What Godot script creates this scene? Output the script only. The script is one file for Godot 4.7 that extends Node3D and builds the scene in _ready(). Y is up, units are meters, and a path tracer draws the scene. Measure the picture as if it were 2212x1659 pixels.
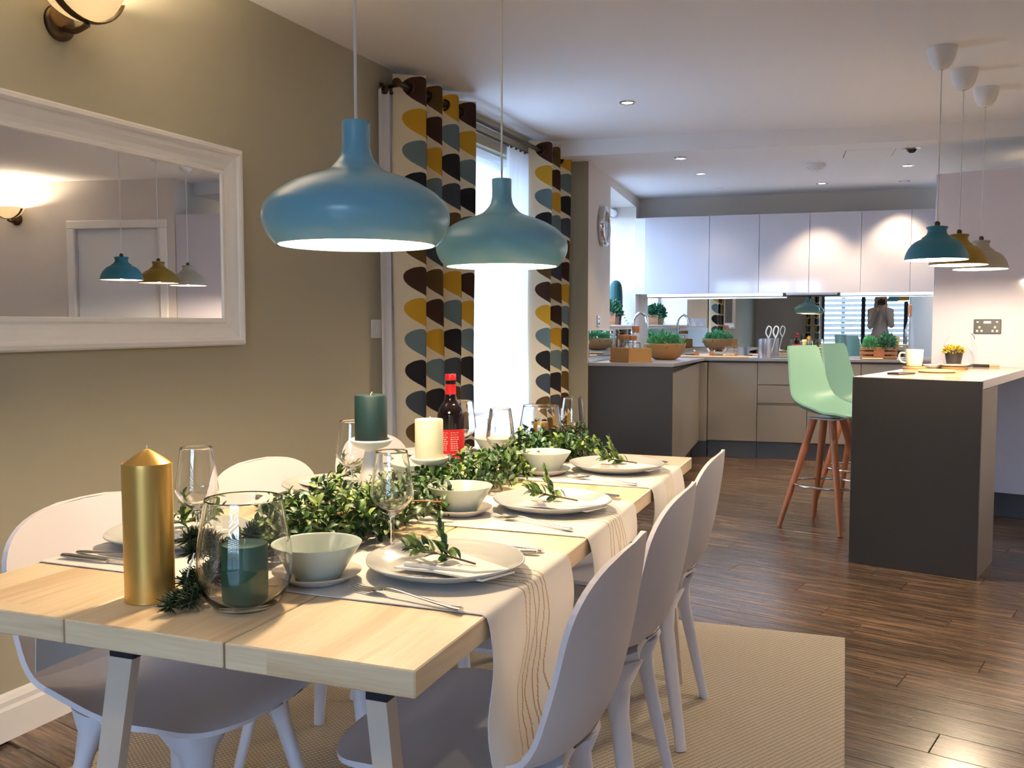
extends Node3D
# An open-plan dining room and kitchen, metres, y up. Frames: the room follows the long taupe wall; the table, the kitchen run and the
# peninsula each stand in a slightly turned frame of their own (TT, KT, PT).

var TT := Transform3D(Basis(Vector3.UP, deg_to_rad(2.2)), Vector3.ZERO)
var KT := Transform3D(Basis(Vector3.UP, deg_to_rad(6.9)), Vector3.ZERO)
var PT := Transform3D(Basis(Vector3.UP, deg_to_rad(-13.3)), Vector3.ZERO)
var mats := {}
var rng := RandomNumberGenerator.new()
const TOP := 0.735

# ---------------------------------------------------------------- mesh builder
class MB:
	var v := PackedVector3Array()
	var n := PackedVector3Array()
	var t := PackedVector2Array()
	var ix := PackedInt32Array()
	var xf := Transform3D.IDENTITY
	var uo := Vector2.ZERO
	var side_grain := false   # grain runs along the length of end faces

	func at(x: float, y: float, z: float, deg := 0.0, axis := Vector3.UP) -> MB:
		xf = Transform3D(Basis(axis, deg_to_rad(deg)), Vector3(x, y, z))
		return self

	func use(x: Transform3D) -> MB:
		xf = x
		return self

	func vert(p: Vector3, nn: Vector3, uv: Vector2) -> int:
		v.append(xf * p)
		n.append((xf.basis * nn).normalized())
		t.append(uv + uo)
		return v.size() - 1

	func tri_i(a: int, b: int, c: int) -> void:  # counter-clockwise seen from outside
		ix.append(a)
		ix.append(c)
		ix.append(b)

	# flat polygon facing "out"; uv given per point or taken from the dominant plane
	func face(ps: Array, out: Vector3) -> void:
		var nn: Vector3 = (ps[1] - ps[0]).cross(ps[2] - ps[0]).normalized()
		if nn.dot(out) < 0.0:
			ps = ps.duplicate()
			ps.reverse()
			nn = -nn
		var a := nn.abs()
		var ids := []
		for p in ps:
			var uv: Vector2
			if a.y >= a.x and a.y >= a.z:
				uv = Vector2(p.x, p.z)
			elif a.z >= a.x:
				uv = Vector2(p.y, p.x) if side_grain else Vector2(p.x, p.y)
			else:
				uv = Vector2(p.y, p.z)
			ids.append(vert(p, nn, uv))
		for k in range(1, ids.size() - 1):
			tri_i(ids[0], ids[k], ids[k + 1])

	func face2(ps: Array, out: Vector3) -> MB:
		face(ps, out)
		return self

	# box by its middle and size with chamfered edges
	func box(c: Vector3, s: Vector3, b := 0.0) -> MB:
		var h := s / 2.0
		b = minf(b, minf(h.x, minf(h.y, h.z)) * 0.95)
		for i in 3:
			var j := (i + 1) % 3
			var k := (i + 2) % 3
			for sg in [-1.0, 1.0]:
				var ps := []
				for q in [[-1, -1], [1, -1], [1, 1], [-1, 1]]:
					var p := Vector3.ZERO
					p[i] = sg * h[i]
					p[j] = q[0] * (h[j] - b)
					p[k] = q[1] * (h[k] - b)
					ps.append(c + p)
				var o := Vector3.ZERO
				o[i] = sg
				face(ps, o)
			if b > 0.0:
				for sj in [-1.0, 1.0]:
					for sk in [-1.0, 1.0]:
						var ps := []
						for q in [[0, -1], [0, 1], [1, 1], [1, -1]]:
							var p := Vector3.ZERO
							p[i] = q[1] * (h[i] - b)
							p[j] = sj * (h[j] - (b if q[0] == 1 else 0.0))
							p[k] = sk * (h[k] - (b if q[0] == 0 else 0.0))
							ps.append(c + p)
						var o := Vector3.ZERO
						o[j] = sj
						o[k] = sk
						face(ps, o)
		if b > 0.0:
			for sx in [-1.0, 1.0]:
				for sy in [-1.0, 1.0]:
					for sz in [-1.0, 1.0]:
						face([c + Vector3(sx * h.x, sy * (h.y - b), sz * (h.z - b)), c + Vector3(sx * (h.x - b), sy * h.y, sz * (h.z - b)), c + Vector3(sx * (h.x - b), sy * (h.y - b), sz * h.z)], Vector3(sx, sy, sz))
		return self

	# box from corner to corner
	func span(a: Vector3, b: Vector3, bev := 0.0) -> MB:
		return box((a + b) / 2.0, (b - a).abs(), bev)

	# a solid between a lower and an upper polygon of equal length (any winding)
	func loft(lo: Array, hi: Array) -> MB:
		var mid := Vector3.ZERO
		for p in lo:
			mid += p
		for p in hi:
			mid += p
		mid /= lo.size() * 2.0
		poly(lo, true)
		poly(hi, false)
		for k in lo.size():
			var l: int = (k + 1) % lo.size()
			var c: Vector3 = (lo[k] + lo[l] + hi[k] + hi[l]) / 4.0
			var nn: Vector3 = (lo[l] - lo[k]).cross(hi[k] - lo[k])
			var flat := PackedVector2Array()
			for p in lo:
				flat.append(Vector2(p.x, p.z))
			var probe := c + nn.normalized() * 0.001
			var out := nn
			if Geometry2D.is_point_in_polygon(Vector2(probe.x, probe.z), flat):
				out = -nn
			face([lo[k], lo[l], hi[l], hi[k]], out)
		return self

	func poly(ps: Array, down: bool) -> void:
		var flat := PackedVector2Array()
		for p in ps:
			flat.append(Vector2(p.x, p.z))
		var tr := Geometry2D.triangulate_polygon(flat)
		for k in range(0, tr.size(), 3):
			face([ps[tr[k]], ps[tr[k + 1]], ps[tr[k + 2]]], Vector3.DOWN if down else Vector3.UP)

	# flat outline in x,y pushed along z from z0 to z1
	func extrude(o: PackedVector2Array, z0: float, z1: float) -> MB:
		var tr := Geometry2D.triangulate_polygon(o)
		for k in range(0, tr.size(), 3):
			for zz in [z0, z1]:
				face([Vector3(o[tr[k]].x, o[tr[k]].y, zz), Vector3(o[tr[k + 1]].x, o[tr[k + 1]].y, zz), Vector3(o[tr[k + 2]].x, o[tr[k + 2]].y, zz)], Vector3(0, 0, zz - (z0 + z1) / 2.0))
		for k in o.size():
			var a := o[k]
			var b := o[(k + 1) % o.size()]
			var nn := Vector2(b.y - a.y, a.x - b.x).normalized()
			var probe := (a + b) / 2.0 + nn * 1e-4
			if Geometry2D.is_point_in_polygon(probe, o):
				nn = -nn
			face([Vector3(a.x, a.y, z0), Vector3(b.x, b.y, z0), Vector3(b.x, b.y, z1), Vector3(a.x, a.y, z1)], Vector3(nn.x, nn.y, 0))
		return self

	func solid_from(first_ix: int, first_v: int) -> void:  # turns a closed piece right side out
		var vol := 0.0
		for k in range(first_ix, ix.size(), 3):
			vol += v[ix[k]].dot(v[ix[k + 2]].cross(v[ix[k + 1]]))
		if vol < 0.0:
			for k in range(first_ix, ix.size(), 3):
				var q := ix[k + 1]
				ix[k + 1] = ix[k + 2]
				ix[k + 2] = q
			for k in range(first_v, v.size()):
				n[k] = -n[k]

	# profile of (radius, height) turned round y; wob(angle) scales the radius
	func lathe(p: PackedVector2Array, segs := 32, crease := 38.0, wob := []) -> MB:
		var fi := ix.size()
		var fv := v.size()
		var m := p.size() - 1
		var sn := []
		for k in m:
			var d := p[k + 1] - p[k]
			sn.append(Vector2(d.y, -d.x).normalized())
		var run := 0.0
		for k in m:
			var n0: Vector2 = sn[k]
			var n1: Vector2 = sn[k]
			if k > 0 and rad_to_deg(absf(sn[k].angle_to(sn[k - 1]))) < crease:
				n0 = (sn[k] + sn[k - 1]).normalized()
			if k < m - 1 and rad_to_deg(absf(sn[k].angle_to(sn[k + 1]))) < crease:
				n1 = (sn[k] + sn[k + 1]).normalized()
			var len := p[k].distance_to(p[k + 1])
			if len < 1e-7:
				continue
			var base := v.size()
			for s in segs + 1:
				var a := TAU * s / segs
				var w := 1.0
				if wob.size():
					w = wob[s]
				var ca := cos(a)
				var sa := sin(a)
				vert(Vector3(p[k].x * ca * w, p[k].y, p[k].x * sa * w), Vector3(n0.x * ca, n0.y, n0.x * sa), Vector2(float(s) / segs, run))
				vert(Vector3(p[k + 1].x * ca * w, p[k + 1].y, p[k + 1].x * sa * w), Vector3(n1.x * ca, n1.y, n1.x * sa), Vector2(float(s) / segs, run + len))
			for s in segs:
				var q := base + s * 2
				if p[k].x > 1e-6:
					tri_i(q, q + 1, q + 2)
				if p[k + 1].x > 1e-6:
					tri_i(q + 1, q + 3, q + 2)
			run += len
		solid_from(fi, fv)
		return self

	# round or oval bar along points; radii one number or one per point; flat squeezes the section along "side"
	func tube(ps: Array, radii, segs := 10, flat := 1.0, side := Vector3.ZERO, caps := true) -> MB:
		var fi := ix.size()
		var fv := v.size()
		var m := ps.size()
		var up := Vector3.ZERO
		var run := 0.0
		for k in m:
			var d: Vector3 = (ps[mini(k + 1, m - 1)] - ps[maxi(k - 1, 0)]).normalized()
			if k == 0:
				up = side if side != Vector3.ZERO else (Vector3.UP if absf(d.y) < 0.9 else Vector3.RIGHT)
			up = (up - d * up.dot(d)).normalized()
			var w := d.cross(up).normalized()
			var r: float = radii[k] if radii is Array else radii
			if k > 0:
				run += ps[k].distance_to(ps[k - 1])
			for s in segs + 1:
				var a := TAU * s / segs
				var nn := up * cos(a) / flat + w * sin(a)
				vert(ps[k] + up * cos(a) * r * flat + w * sin(a) * r, nn.normalized(), Vector2(float(s) / segs, run))
		for k in m - 1:
			for s in segs:
				var q := fv + k * (segs + 1) + s
				tri_i(q, q + 1, q + segs + 1)
				tri_i(q + 1, q + segs + 2, q + segs + 1)
		if caps:
			for e in [0, m - 1]:
				var d: Vector3 = (ps[1] - ps[0]).normalized() * -1.0 if e == 0 else (ps[m - 1] - ps[m - 2]).normalized()
				var c := v.size()
				v.append(xf * ps[e])
				n.append((xf.basis * d).normalized())
				t.append(uo)
				for s in segs + 1:
					v.append(v[fv + e * (segs + 1) + s])
					n.append((xf.basis * d).normalized())
					t.append(uo)
				for s in segs:
					if e == 0:
						tri_i(c, c + 2 + s, c + 1 + s)
					else:
						tri_i(c, c + 1 + s, c + 2 + s)
		solid_from(fi, fv)
		return self

	# smooth sheet from a grid of points (rows of equal length), as a shell of the given thickness (0: single sheet)
	func sheet(rows: Array, thick := 0.0, uvs: Array = []) -> MB:
		var a := rows.size()
		var b: int = rows[0].size()
		var nn := []
		for i in a:
			var line := []
			for j in b:
				var du: Vector3 = rows[mini(i + 1, a - 1)][j] - rows[maxi(i - 1, 0)][j]
				var dv: Vector3 = rows[i][mini(j + 1, b - 1)] - rows[i][maxi(j - 1, 0)]
				var q := du.cross(dv)
				if q.length() < 1e-10:
					var i2 := clampi(i, 1, a - 2)
					du = rows[i2 + 1][j] - rows[i2 - 1][j]
					dv = rows[i2][mini(j + 1, b - 1)] - rows[i2][maxi(j - 1, 0)]
					q = du.cross(dv)
				line.append(q.normalized())
			nn.append(line)
		var fi := ix.size()
		var fv := v.size()
		for side in ([0.0] if thick == 0.0 else [0.5, -0.5]):
			var sg := 1.0 if side >= 0.0 else -1.0
			var base := v.size()
			for i in a:
				for j in b:
					var uv := Vector2(float(j) / (b - 1), float(i) / (a - 1))
					if uvs.size():
						uv = uvs[i][j]
					vert(rows[i][j] + nn[i][j] * side * thick, nn[i][j] * sg, uv)
			for i in a - 1:
				for j in b - 1:
					var q := base + i * b + j
					if sg > 0:
						tri_i(q, q + b, q + 1)
						tri_i(q + 1, q + b, q + b + 1)
					else:
						tri_i(q, q + 1, q + b)
						tri_i(q + 1, q + b + 1, q + b)
		if thick > 0.0:
			var ring := []
			for j in b:
				ring.append([0, j])
			for i in range(1, a):
				ring.append([i, b - 1])
			for j in range(b - 2, -1, -1):
				ring.append([a - 1, j])
			for i in range(a - 2, 0, -1):
				ring.append([i, 0])
			var ctr := ring.size()
			for k in ctr:
				var p: Array = ring[k]
				var q: Array = ring[(k + 1) % ctr]
				var p1: int = fv + p[0] * b + p[1]
				var q1: int = fv + q[0] * b + q[1]
				var p2 := p1 + a * b
				var q2 := q1 + a * b
				if v[p1].distance_to(v[q1]) < 1e-7:
					continue
				var fn := (v[q1] - v[p1]).cross(v[p2] - v[p1]).normalized()
				var s0 := v.size()
				for w in [p1, q1, q2, p2]:
					v.append(v[w])
					n.append(fn)
					t.append(t[w])
				tri_i(s0, s0 + 1, s0 + 2)
				tri_i(s0, s0 + 2, s0 + 3)
			# rim faces may have come out inward: compare with the sheet's own direction once
			solid_from(fi, fv)
		return self

	func add(o: MB, x: Transform3D) -> MB:  # a copy of another builder's shape, placed
		var base := v.size()
		var nb := x.basis.inverse().transposed()
		for k in o.v.size():
			v.append(xf * (x * o.v[k]))
			n.append((xf.basis * (nb * o.n[k])).normalized())
			t.append(o.t[k])
		for k in o.ix.size():
			ix.append(o.ix[k] + base)
		return self

	func mesh() -> ArrayMesh:
		var a := []
		a.resize(Mesh.ARRAY_MAX)
		a[Mesh.ARRAY_VERTEX] = v
		a[Mesh.ARRAY_NORMAL] = n
		a[Mesh.ARRAY_TEX_UV] = t
		a[Mesh.ARRAY_INDEX] = ix
		var m := ArrayMesh.new()
		m.add_surface_from_arrays(Mesh.PRIMITIVE_TRIANGLES, a)
		return m

func P2(a: Array) -> PackedVector2Array:
	var o := PackedVector2Array()
	for k in range(0, a.size(), 2):
		o.append(Vector2(a[k], a[k + 1]))
	return o

# radius multipliers round a turned shape
func wave(segs: int, amp: float, times: float) -> Array:
	var o := []
	for k in segs + 1:
		o.append(1.0 + amp * cos(TAU * times * k / segs))
	return o

# Catmull-Rom through the given points, "per" steps a piece
func smooth(ps: Array, per := 6) -> Array:
	var o := []
	for k in ps.size() - 1:
		var a = ps[maxi(k - 1, 0)]
		var b = ps[k]
		var c = ps[k + 1]
		var d = ps[mini(k + 2, ps.size() - 1)]
		for s in per:
			var u := float(s) / per
			o.append(0.5 * ((2.0 * b) + (c - a) * u + (2.0 * a - 5.0 * b + 4.0 * c - d) * u * u + (3.0 * b - a - 3.0 * c + d) * u * u * u))
	o.append(ps[ps.size() - 1])
	return o

func smooth2(a: Array, per := 5) -> PackedVector2Array:
	var ps := []
	for k in range(0, a.size(), 2):
		ps.append(Vector2(a[k], a[k + 1]))
	return PackedVector2Array(smooth(ps, per))

# ---------------------------------------------------------------- scene helpers
func obj(called: String, b: MB, m: Material, parent: Node = self, label := "") -> MeshInstance3D:
	return obj_mesh(called, b.mesh(), m, parent, label)

func obj_mesh(called: String, me: Mesh, m: Material, parent: Node = self, label := "") -> MeshInstance3D:
	var o := MeshInstance3D.new()
	o.name = called
	o.mesh = me
	o.material_override = m
	parent.add_child(o, true)
	if label != "":
		o.set_meta("label", label)
	return o

func thing(called: String, label: String, category: String, x := Transform3D.IDENTITY, group := "") -> Node3D:
	var o := Node3D.new()
	o.name = called
	o.transform = x
	add_child(o, true)
	return tag(o, label, category, group)

func tag(o: Node3D, label: String, category: String, group := "") -> Node3D:
	o.set_meta("label", label)
	o.set_meta("category", category)
	if group != "":
		o.set_meta("group", group)
	return o

func struct(called: String, b: MB, m: Material, parent: Node = self, label := "") -> MeshInstance3D:
	var o := obj(called, b, m, parent, label)
	o.set_meta("kind", "structure")
	return o

func dup(src: Node3D, x: Transform3D, label: String, group := "") -> Node3D:
	var c: Node3D = src.duplicate()
	var nm := String(src.name)
	c.name = nm.rstrip("0123456789")
	add_child(c, true)
	c.transform = x
	c.set_meta("label", label)
	if group != "":
		c.set_meta("group", group)
	return c

func loc(f: Transform3D, x: float, y: float, z: float, deg := 0.0) -> Transform3D:
	return f * Transform3D(Basis(Vector3.UP, deg_to_rad(deg)), Vector3(x, y, z))

func M(called: String, c: Color, rough := 0.6, metal := 0.0) -> StandardMaterial3D:
	if mats.has(called):
		return mats[called]
	var m := StandardMaterial3D.new()
	m.resource_name = called
	m.albedo_color = c
	m.roughness = rough
	m.metallic = metal
	mats[called] = m
	return m

func rgb(r: int, g: int, b: int) -> Color:
	return Color8(r, g, b)

func glow(called: String, c: Color, power: float) -> StandardMaterial3D:
	if mats.has(called):
		return mats[called]
	var m := M(called, Color(0.9, 0.9, 0.9), 0.5)
	m.emission_enabled = true
	m.emission = c
	m.emission_energy_multiplier = power
	return m

func textured(called: String, im: Image, rough := 0.6, scale := Vector3.ONE, bump := 0.0) -> StandardMaterial3D:
	var m := M(called, Color.WHITE, rough)
	m.albedo_texture = ImageTexture.create_from_image(im)
	m.uv1_scale = scale
	return m

func noise(s: int, freq: float, oct := 3) -> FastNoiseLite:
	var f := FastNoiseLite.new()
	f.seed = s
	f.frequency = freq
	f.fractal_octaves = oct
	f.noise_type = FastNoiseLite.TYPE_SIMPLEX_SMOOTH
	return f

func omni(at: Vector3, c: Color, e: float, size: float, parent: Node = self) -> OmniLight3D:
	var l := OmniLight3D.new()
	l.name = "lamp"
	l.light_color = c
	l.light_energy = e
	l.light_size = size
	l.omni_range = 14.0
	l.omni_attenuation = 2.0
	l.shadow_enabled = true
	parent.add_child(l, true)
	l.position = at
	return l

func spot(at: Vector3, dir: Vector3, c: Color, e: float, angle: float, size := 0.03, parent: Node = self) -> SpotLight3D:
	var l := SpotLight3D.new()
	l.name = "lamp"
	l.light_color = c
	l.light_energy = e
	l.light_size = size
	l.spot_range = 14.0
	l.spot_attenuation = 2.0
	l.spot_angle = angle
	l.spot_angle_attenuation = 0.6
	l.shadow_enabled = true
	parent.add_child(l, true)
	l.position = at
	l.basis = Basis.looking_at(dir, Vector3.FORWARD if absf(dir.normalized().y) > 0.95 else Vector3.UP)
	return l

# ---------------------------------------------------------------- computed textures
func ash_image() -> Image:  # pale wood, grain along v, tan heartwood streaks
	var a := noise(3, 0.03, 4)
	var b := noise(8, 0.006, 2)
	var c := noise(5, 0.22, 2)
	var im := Image.create(256, 512, false, Image.FORMAT_RGB8)
	for y in 512:
		for x in 256:
			var wx: float = x + b.get_noise_2d(x * 0.6, y * 0.35) * 16.0
			var g: float = a.get_noise_2d(wx * 2.2, y * 0.10)
			var s: float = smoothstep(0.12, 0.5, a.get_noise_2d(wx * 1.1 + 900.0, y * 0.035 + 40.0)) * 0.55
			var fine: float = c.get_noise_2d(x * 2.0, y * 0.06) * 0.035
			var k: float = 0.5 + g * 0.35
			var col: Color = Color(0.83, 0.735, 0.59).lerp(Color(0.91, 0.84, 0.71), k)
			col = col.lerp(Color(0.72, 0.575, 0.42), s * (0.75 + g * 0.4))
			im.set_pixel(x, y, Color(col.r + fine, col.g + fine, col.b + fine))
	return im

func floor_image() -> Image:  # brown oak print, grain along u
	var a := noise(21, 0.02, 4)
	var b := noise(22, 0.09, 3)
	var im := Image.create(512, 256, false, Image.FORMAT_RGB8)
	for y in 256:
		for x in 512:
			var g: float = a.get_noise_2d(x * 0.25, y * 2.6)
			var f: float = b.get_noise_2d(x * 0.18, y * 3.0)
			var k: float = clampf(0.5 + g * 0.75 + f * 0.25, 0.0, 1.0)
			var col: Color = Color(0.25, 0.19, 0.145).lerp(Color(0.57, 0.46, 0.36), k)
			if f > 0.42:
				col = col.lerp(Color(0.62, 0.54, 0.46), 0.6)
			im.set_pixel(x, y, col)
	return im

func weave_image() -> Image:  # flat-woven rug, staggered short stitches
	var a := noise(31, 0.12, 2)
	var im := Image.create(128, 128, false, Image.FORMAT_RGB8)
	for y in 128:
		for x in 128:
			var row: int = int(y) / 8
			var u: float = fposmod(x + row * 5.0, 16.0) / 16.0
			var w: float = fposmod(y, 8.0) / 8.0
			var hgt: float = sin(PI * u) * sin(PI * w)
			var k: float = clampf(0.25 + hgt * 0.9 + a.get_noise_2d(x, y) * 0.12, 0.0, 1.0)
			im.set_pixel(x, y, Color(0.52, 0.465, 0.39).lerp(Color(0.81, 0.755, 0.67), k))
	return im

func weave_height() -> Image:
	var im := Image.create(128, 128, false, Image.FORMAT_RGB8)
	for y in 128:
		for x in 128:
			var row: int = int(y) / 8
			var u: float = fposmod(x + row * 5.0, 16.0) / 16.0
			var w: float = fposmod(y, 8.0) / 8.0
			var hgt: float = sin(PI * u) * sin(PI * w)
			im.set_pixel(x, y, Color(hgt, hgt, hgt))
	return im

func curtain_image() -> Image:  # cream cotton printed with columns of paired plain leaves in changing colours
	var cols := [rgb(196, 150, 34), rgb(98, 117, 120), rgb(14, 15, 22), rgb(58, 66, 76), rgb(88, 64, 22), rgb(58, 30, 16)]
	var im := Image.create(480, 504, false, Image.FORMAT_RGB8)
	for y in 504:
		for x in 480:
			var col: int = int(x) / 160
			var row: int = int(y) / 84
			var u: float = absf(fposmod(x, 160.0) / 160.0 - 0.5) * 2.0   # 0 on the stem, 1 between columns
			var w: float = 1.0 - fposmod(y, 84.0) / 84.0                  # 0 at the leaf's foot
			var t: float = (w - 0.03) / 0.95
			var c: Color = rgb(222, 208, 178)
			var d: float = (u - 0.012) / 0.62
			if d > 0.0 and d < 1.0:
				var low: float = 0.66 * 2.0 / PI * asin(pow(d, 1.55))
				var high: float
				if d < 0.44:
					high = 0.85 + 0.15 * sin(PI * 0.5 * d / 0.44)
				else:
					high = 0.66 + 0.34 * sqrt(1.0 - pow((d - 0.44) / 0.56, 2.0))
				if t > low and t < high:
					c = cols[(row + col * 5 + (2 if fposmod(x, 160.0) > 80.0 else 0)) % 6]
			im.set_pixel(x, y, c)
	return im

func runner_image() -> Image:  # white linen with six wavering gold lines running lengthwise near the ends
	var im := Image.create(256, 1024, false, Image.FORMAT_RGB8)
	im.fill(Color(0.86, 0.85, 0.83))
	var wob := noise(41, 0.012, 2)
	for k in 6:
		for y in 1024:
			if y > 345 and y < 680:
				continue
			var far := 0.0 if y > 512 else 400.0
			var x := 96.0 + k * 14.0 + wob.get_noise_2d(y * 0.9, k * 40.0 + far) * 9.0
			for d in range(-1, 2):
				var q := clampf(1.0 - absf(x + d - roundf(x + d) + d) * 0.55, 0.0, 1.0)
				im.set_pixel(int(roundf(x)) + d, y, Color(0.86, 0.85, 0.83).lerp(Color(0.60, 0.46, 0.22), q))
	return im

func label_image() -> Image:  # red bottle label with two columns of small pale print
	var im := Image.create(256, 256, false, Image.FORMAT_RGB8)
	im.fill(rgb(196, 22, 34))
	var r := RandomNumberGenerator.new()
	r.seed = 5
	for half in 2:
		for row in 9:
			var y := 18 + row * 14
			var x := 66 + half * 68
			var left := 50
			while left > 6:
				var w := mini(r.randi_range(5, 13), left)
				im.fill_rect(Rect2i(x + 50 - left, y, w, 7 if row > 1 else 4), rgb(232, 196, 190))
				left -= w + 4
	im.fill_rect(Rect2i(0, 158, 256, 5), rgb(226, 170, 166))
	for row in 5:
		for k in 14:
			im.fill_rect(Rect2i(56 + k * 11, 176 + row * 15, r.randi_range(4, 9), 4), rgb(222, 140, 140))
	return im

# ---------------------------------------------------------------- the scene
func _ready() -> void:
	rng.seed = 11
	var cam := Camera3D.new()
	cam.name = "camera"
	cam.fov = rad_to_deg(2.0 * atan(829.5 / 2000.0))
	cam.position = Vector3(0, 1.17, 0)
	cam.rotation_degrees = Vector3(-3.7, 23.0, 0)
	cam.near = 0.05
	add_child(cam)
	cam.current = true
	var env := Environment.new()
	env.background_mode = Environment.BG_SKY
	var sky := Sky.new()
	var sm := ProceduralSkyMaterial.new()      # an even, bluish winter overcast
	sm.sky_top_color = Color(0.66, 0.80, 1.0)
	sm.sky_horizon_color = Color(0.80, 0.90, 1.0)
	sm.ground_horizon_color = Color(0.50, 0.55, 0.58)
	sm.ground_bottom_color = Color(0.36, 0.38, 0.38)
	sm.sky_energy_multiplier = SKY
	sm.ground_energy_multiplier = SKY
	sm.sun_angle_max = 0.0
	sky.sky_material = sm
	env.sky = sky
	env.tonemap_mode = Environment.TONE_MAPPER_LINEAR
	env.tonemap_exposure = EXPOSURE
	env.sdfgi_enabled = true
	env.ssao_enabled = true
	env.ssil_enabled = true
	var we := WorldEnvironment.new()
	we.name = "environment"
	we.environment = env
	add_child(we)
	make_materials()
	setting()
	outside()
	kitchen()
	peninsula()
	window_dressing()
	wall_things()
	dining_table()
	chairs()
	lamps()
	place_settings()
	centrepiece()
	photographer()

const SKY := 3.1
const EXPOSURE := 1.35
const WARM := Color(1.0, 0.88, 0.72)
const SOFT := Color(1.0, 0.90, 0.76)
const DINING_E := 0.62
const BAR_E := 0.75
const SCONCE_E := 0.9
const DOWN_E := 1.1
const STRIP_E := 0.17

func make_materials() -> void:
	M("taupe paint", rgb(170, 163, 140), 0.75)
	M("white paint", rgb(234, 232, 232), 0.8)
	M("kitchen paint", rgb(214, 205, 196), 0.75)
	M("white gloss wood", rgb(236, 232, 226), 0.35)
	M("white satin", rgb(226, 224, 222), 0.45)
	M("cabinet gloss", rgb(202, 200, 210), 0.06)
	M("tall unit gloss", rgb(200, 196, 206), 0.10)
	M("taupe cabinet", rgb(142, 132, 116), 0.42)
	M("charcoal panel", rgb(52, 49, 45), 0.48)
	M("plinth", rgb(72, 72, 74), 0.35)
	M("grey worktop", rgb(146, 140, 136), 0.30)
	M("stone worktop", rgb(186, 168, 144), 0.12)
	M("chrome", rgb(214, 214, 220), 0.08, 1.0)
	M("brushed steel", rgb(190, 190, 196), 0.28, 1.0)
	M("silver mirror", rgb(232, 234, 236), 0.0, 1.0)
	M("splash mirror", rgb(222, 226, 226), 0.0, 1.0)
	M("bronze", rgb(78, 62, 46), 0.35, 0.85)
	M("black metal", rgb(24, 26, 34), 0.45, 0.3)
	M("chair plastic", rgb(218, 214, 219), 0.48)
	M("stool plastic", rgb(118, 158, 142), 0.42)
	M("stool wood", rgb(170, 100, 62), 0.45)
	M("lamp blue", rgb(114, 170, 192), 0.24)
	M("lamp teal", rgb(44, 118, 136), 0.5)
	M("lamp mustard", rgb(150, 116, 28), 0.5)
	M("lamp stone", rgb(168, 160, 138), 0.5)
	M("lamp lining", rgb(246, 244, 240), 0.6)
	M("flex", rgb(222, 220, 214), 0.6)
	M("cream candle", rgb(222, 220, 190), 0.55)
	M("green candle", rgb(3, 38, 40), 0.55)
	M("green candle in glass", rgb(14, 82, 62), 0.5)
	M("gold candle", rgb(214, 172, 92), 0.34, 0.7)
	M("wick", rgb(226, 220, 204), 0.9)
	M("ceramic white", rgb(232, 230, 224), 0.35)
	M("ceramic sage", rgb(192, 203, 193), 0.22)
	M("ceramic grey", rgb(182, 184, 181), 0.18)
	M("saucer", rgb(214, 206, 196), 0.25)
	M("linen", rgb(230, 226, 220), 0.9)
	M("napkin", rgb(236, 230, 222), 0.9)
	M("cutlery steel", rgb(200, 198, 194), 0.18, 1.0)
	M("bottle glass", rgb(16, 8, 10), 0.06)
	M("capsule red", rgb(214, 24, 36), 0.35)
	M("leaf deep", rgb(44, 76, 34), 0.45)
	M("leaf mid", rgb(72, 108, 44), 0.45)
	M("leaf light", rgb(128, 152, 74), 0.5)
	M("leaf teal", rgb(40, 84, 58), 0.45)
	M("twig", rgb(96, 70, 48), 0.8)
	M("needle", rgb(34, 58, 30), 0.6)
	M("herb green", rgb(92, 162, 108), 0.7)
	M("herb dark", rgb(56, 112, 80), 0.7)
	M("moss yellow", rgb(168, 150, 48), 0.8)
	M("cactus", rgb(16, 70, 66), 0.7)
	M("black pot", rgb(30, 26, 30), 0.5)
	M("planter wood", rgb(158, 110, 74), 0.6)
	M("crate wood", rgb(166, 122, 68), 0.7)
	M("bowl wood", rgb(176, 128, 78), 0.5)
	M("board wood", rgb(206, 164, 116), 0.55)
	M("cork", rgb(170, 112, 72), 0.8)
	M("frame navy", rgb(34, 44, 58), 0.4)
	M("fence wood", rgb(120, 114, 102), 0.8)
	M("paving", rgb(120, 120, 120), 0.9)
	M("hedge", rgb(36, 70, 64), 0.9)
	M("table black", rgb(20, 24, 36), 0.5)
	var ash := textured("ash wood", ash_image(), 0.42, Vector3(1.9, 0.95, 1))
	ash.albedo_color = Color(1, 1, 1)
	var leg := M("ash leg", rgb(206, 190, 168), 0.55)
	leg.albedo_color = rgb(206, 190, 172)
	for k in 3:
		var fl := M("floor plank %d" % k, Color.WHITE.darkened(0.06 * k), 0.22)
		if k == 0:
			fl.albedo_texture = ImageTexture.create_from_image(floor_image())
		else:
			fl.albedo_texture = mats["floor plank 0"].albedo_texture
		fl.uv1_scale = Vector3(0.8, 3.4, 1)
	var rug := textured("rug weave", weave_image(), 0.95, Vector3(7.5, 7.5, 1))
	rug.heightmap_enabled = true
	rug.heightmap_texture = ImageTexture.create_from_image(weave_height())
	rug.heightmap_scale = 0.25
	var cu := textured("printed curtain", curtain_image(), 0.85)
	cu.backlight_enabled = true
	cu.backlight = Color(0.25, 0.25, 0.25)
	textured("runner linen", runner_image(), 0.9)
	textured("bottle label", label_image(), 0.5)
	var sheer := M("sheer voile", rgb(236, 240, 248), 0.9)
	sheer.backlight_enabled = true
	sheer.backlight = Color(0.9, 0.9, 0.9)
	var blind := M("blind cloth", rgb(240, 244, 250), 0.9)
	blind.backlight_enabled = true
	blind.backlight = Color(1.1, 1.1, 1.1)
	var pane := M("window pane", Color(0.95, 0.98, 1.0, 0.04), 0.0)
	pane.transparency = BaseMaterial3D.TRANSPARENCY_ALPHA
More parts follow.
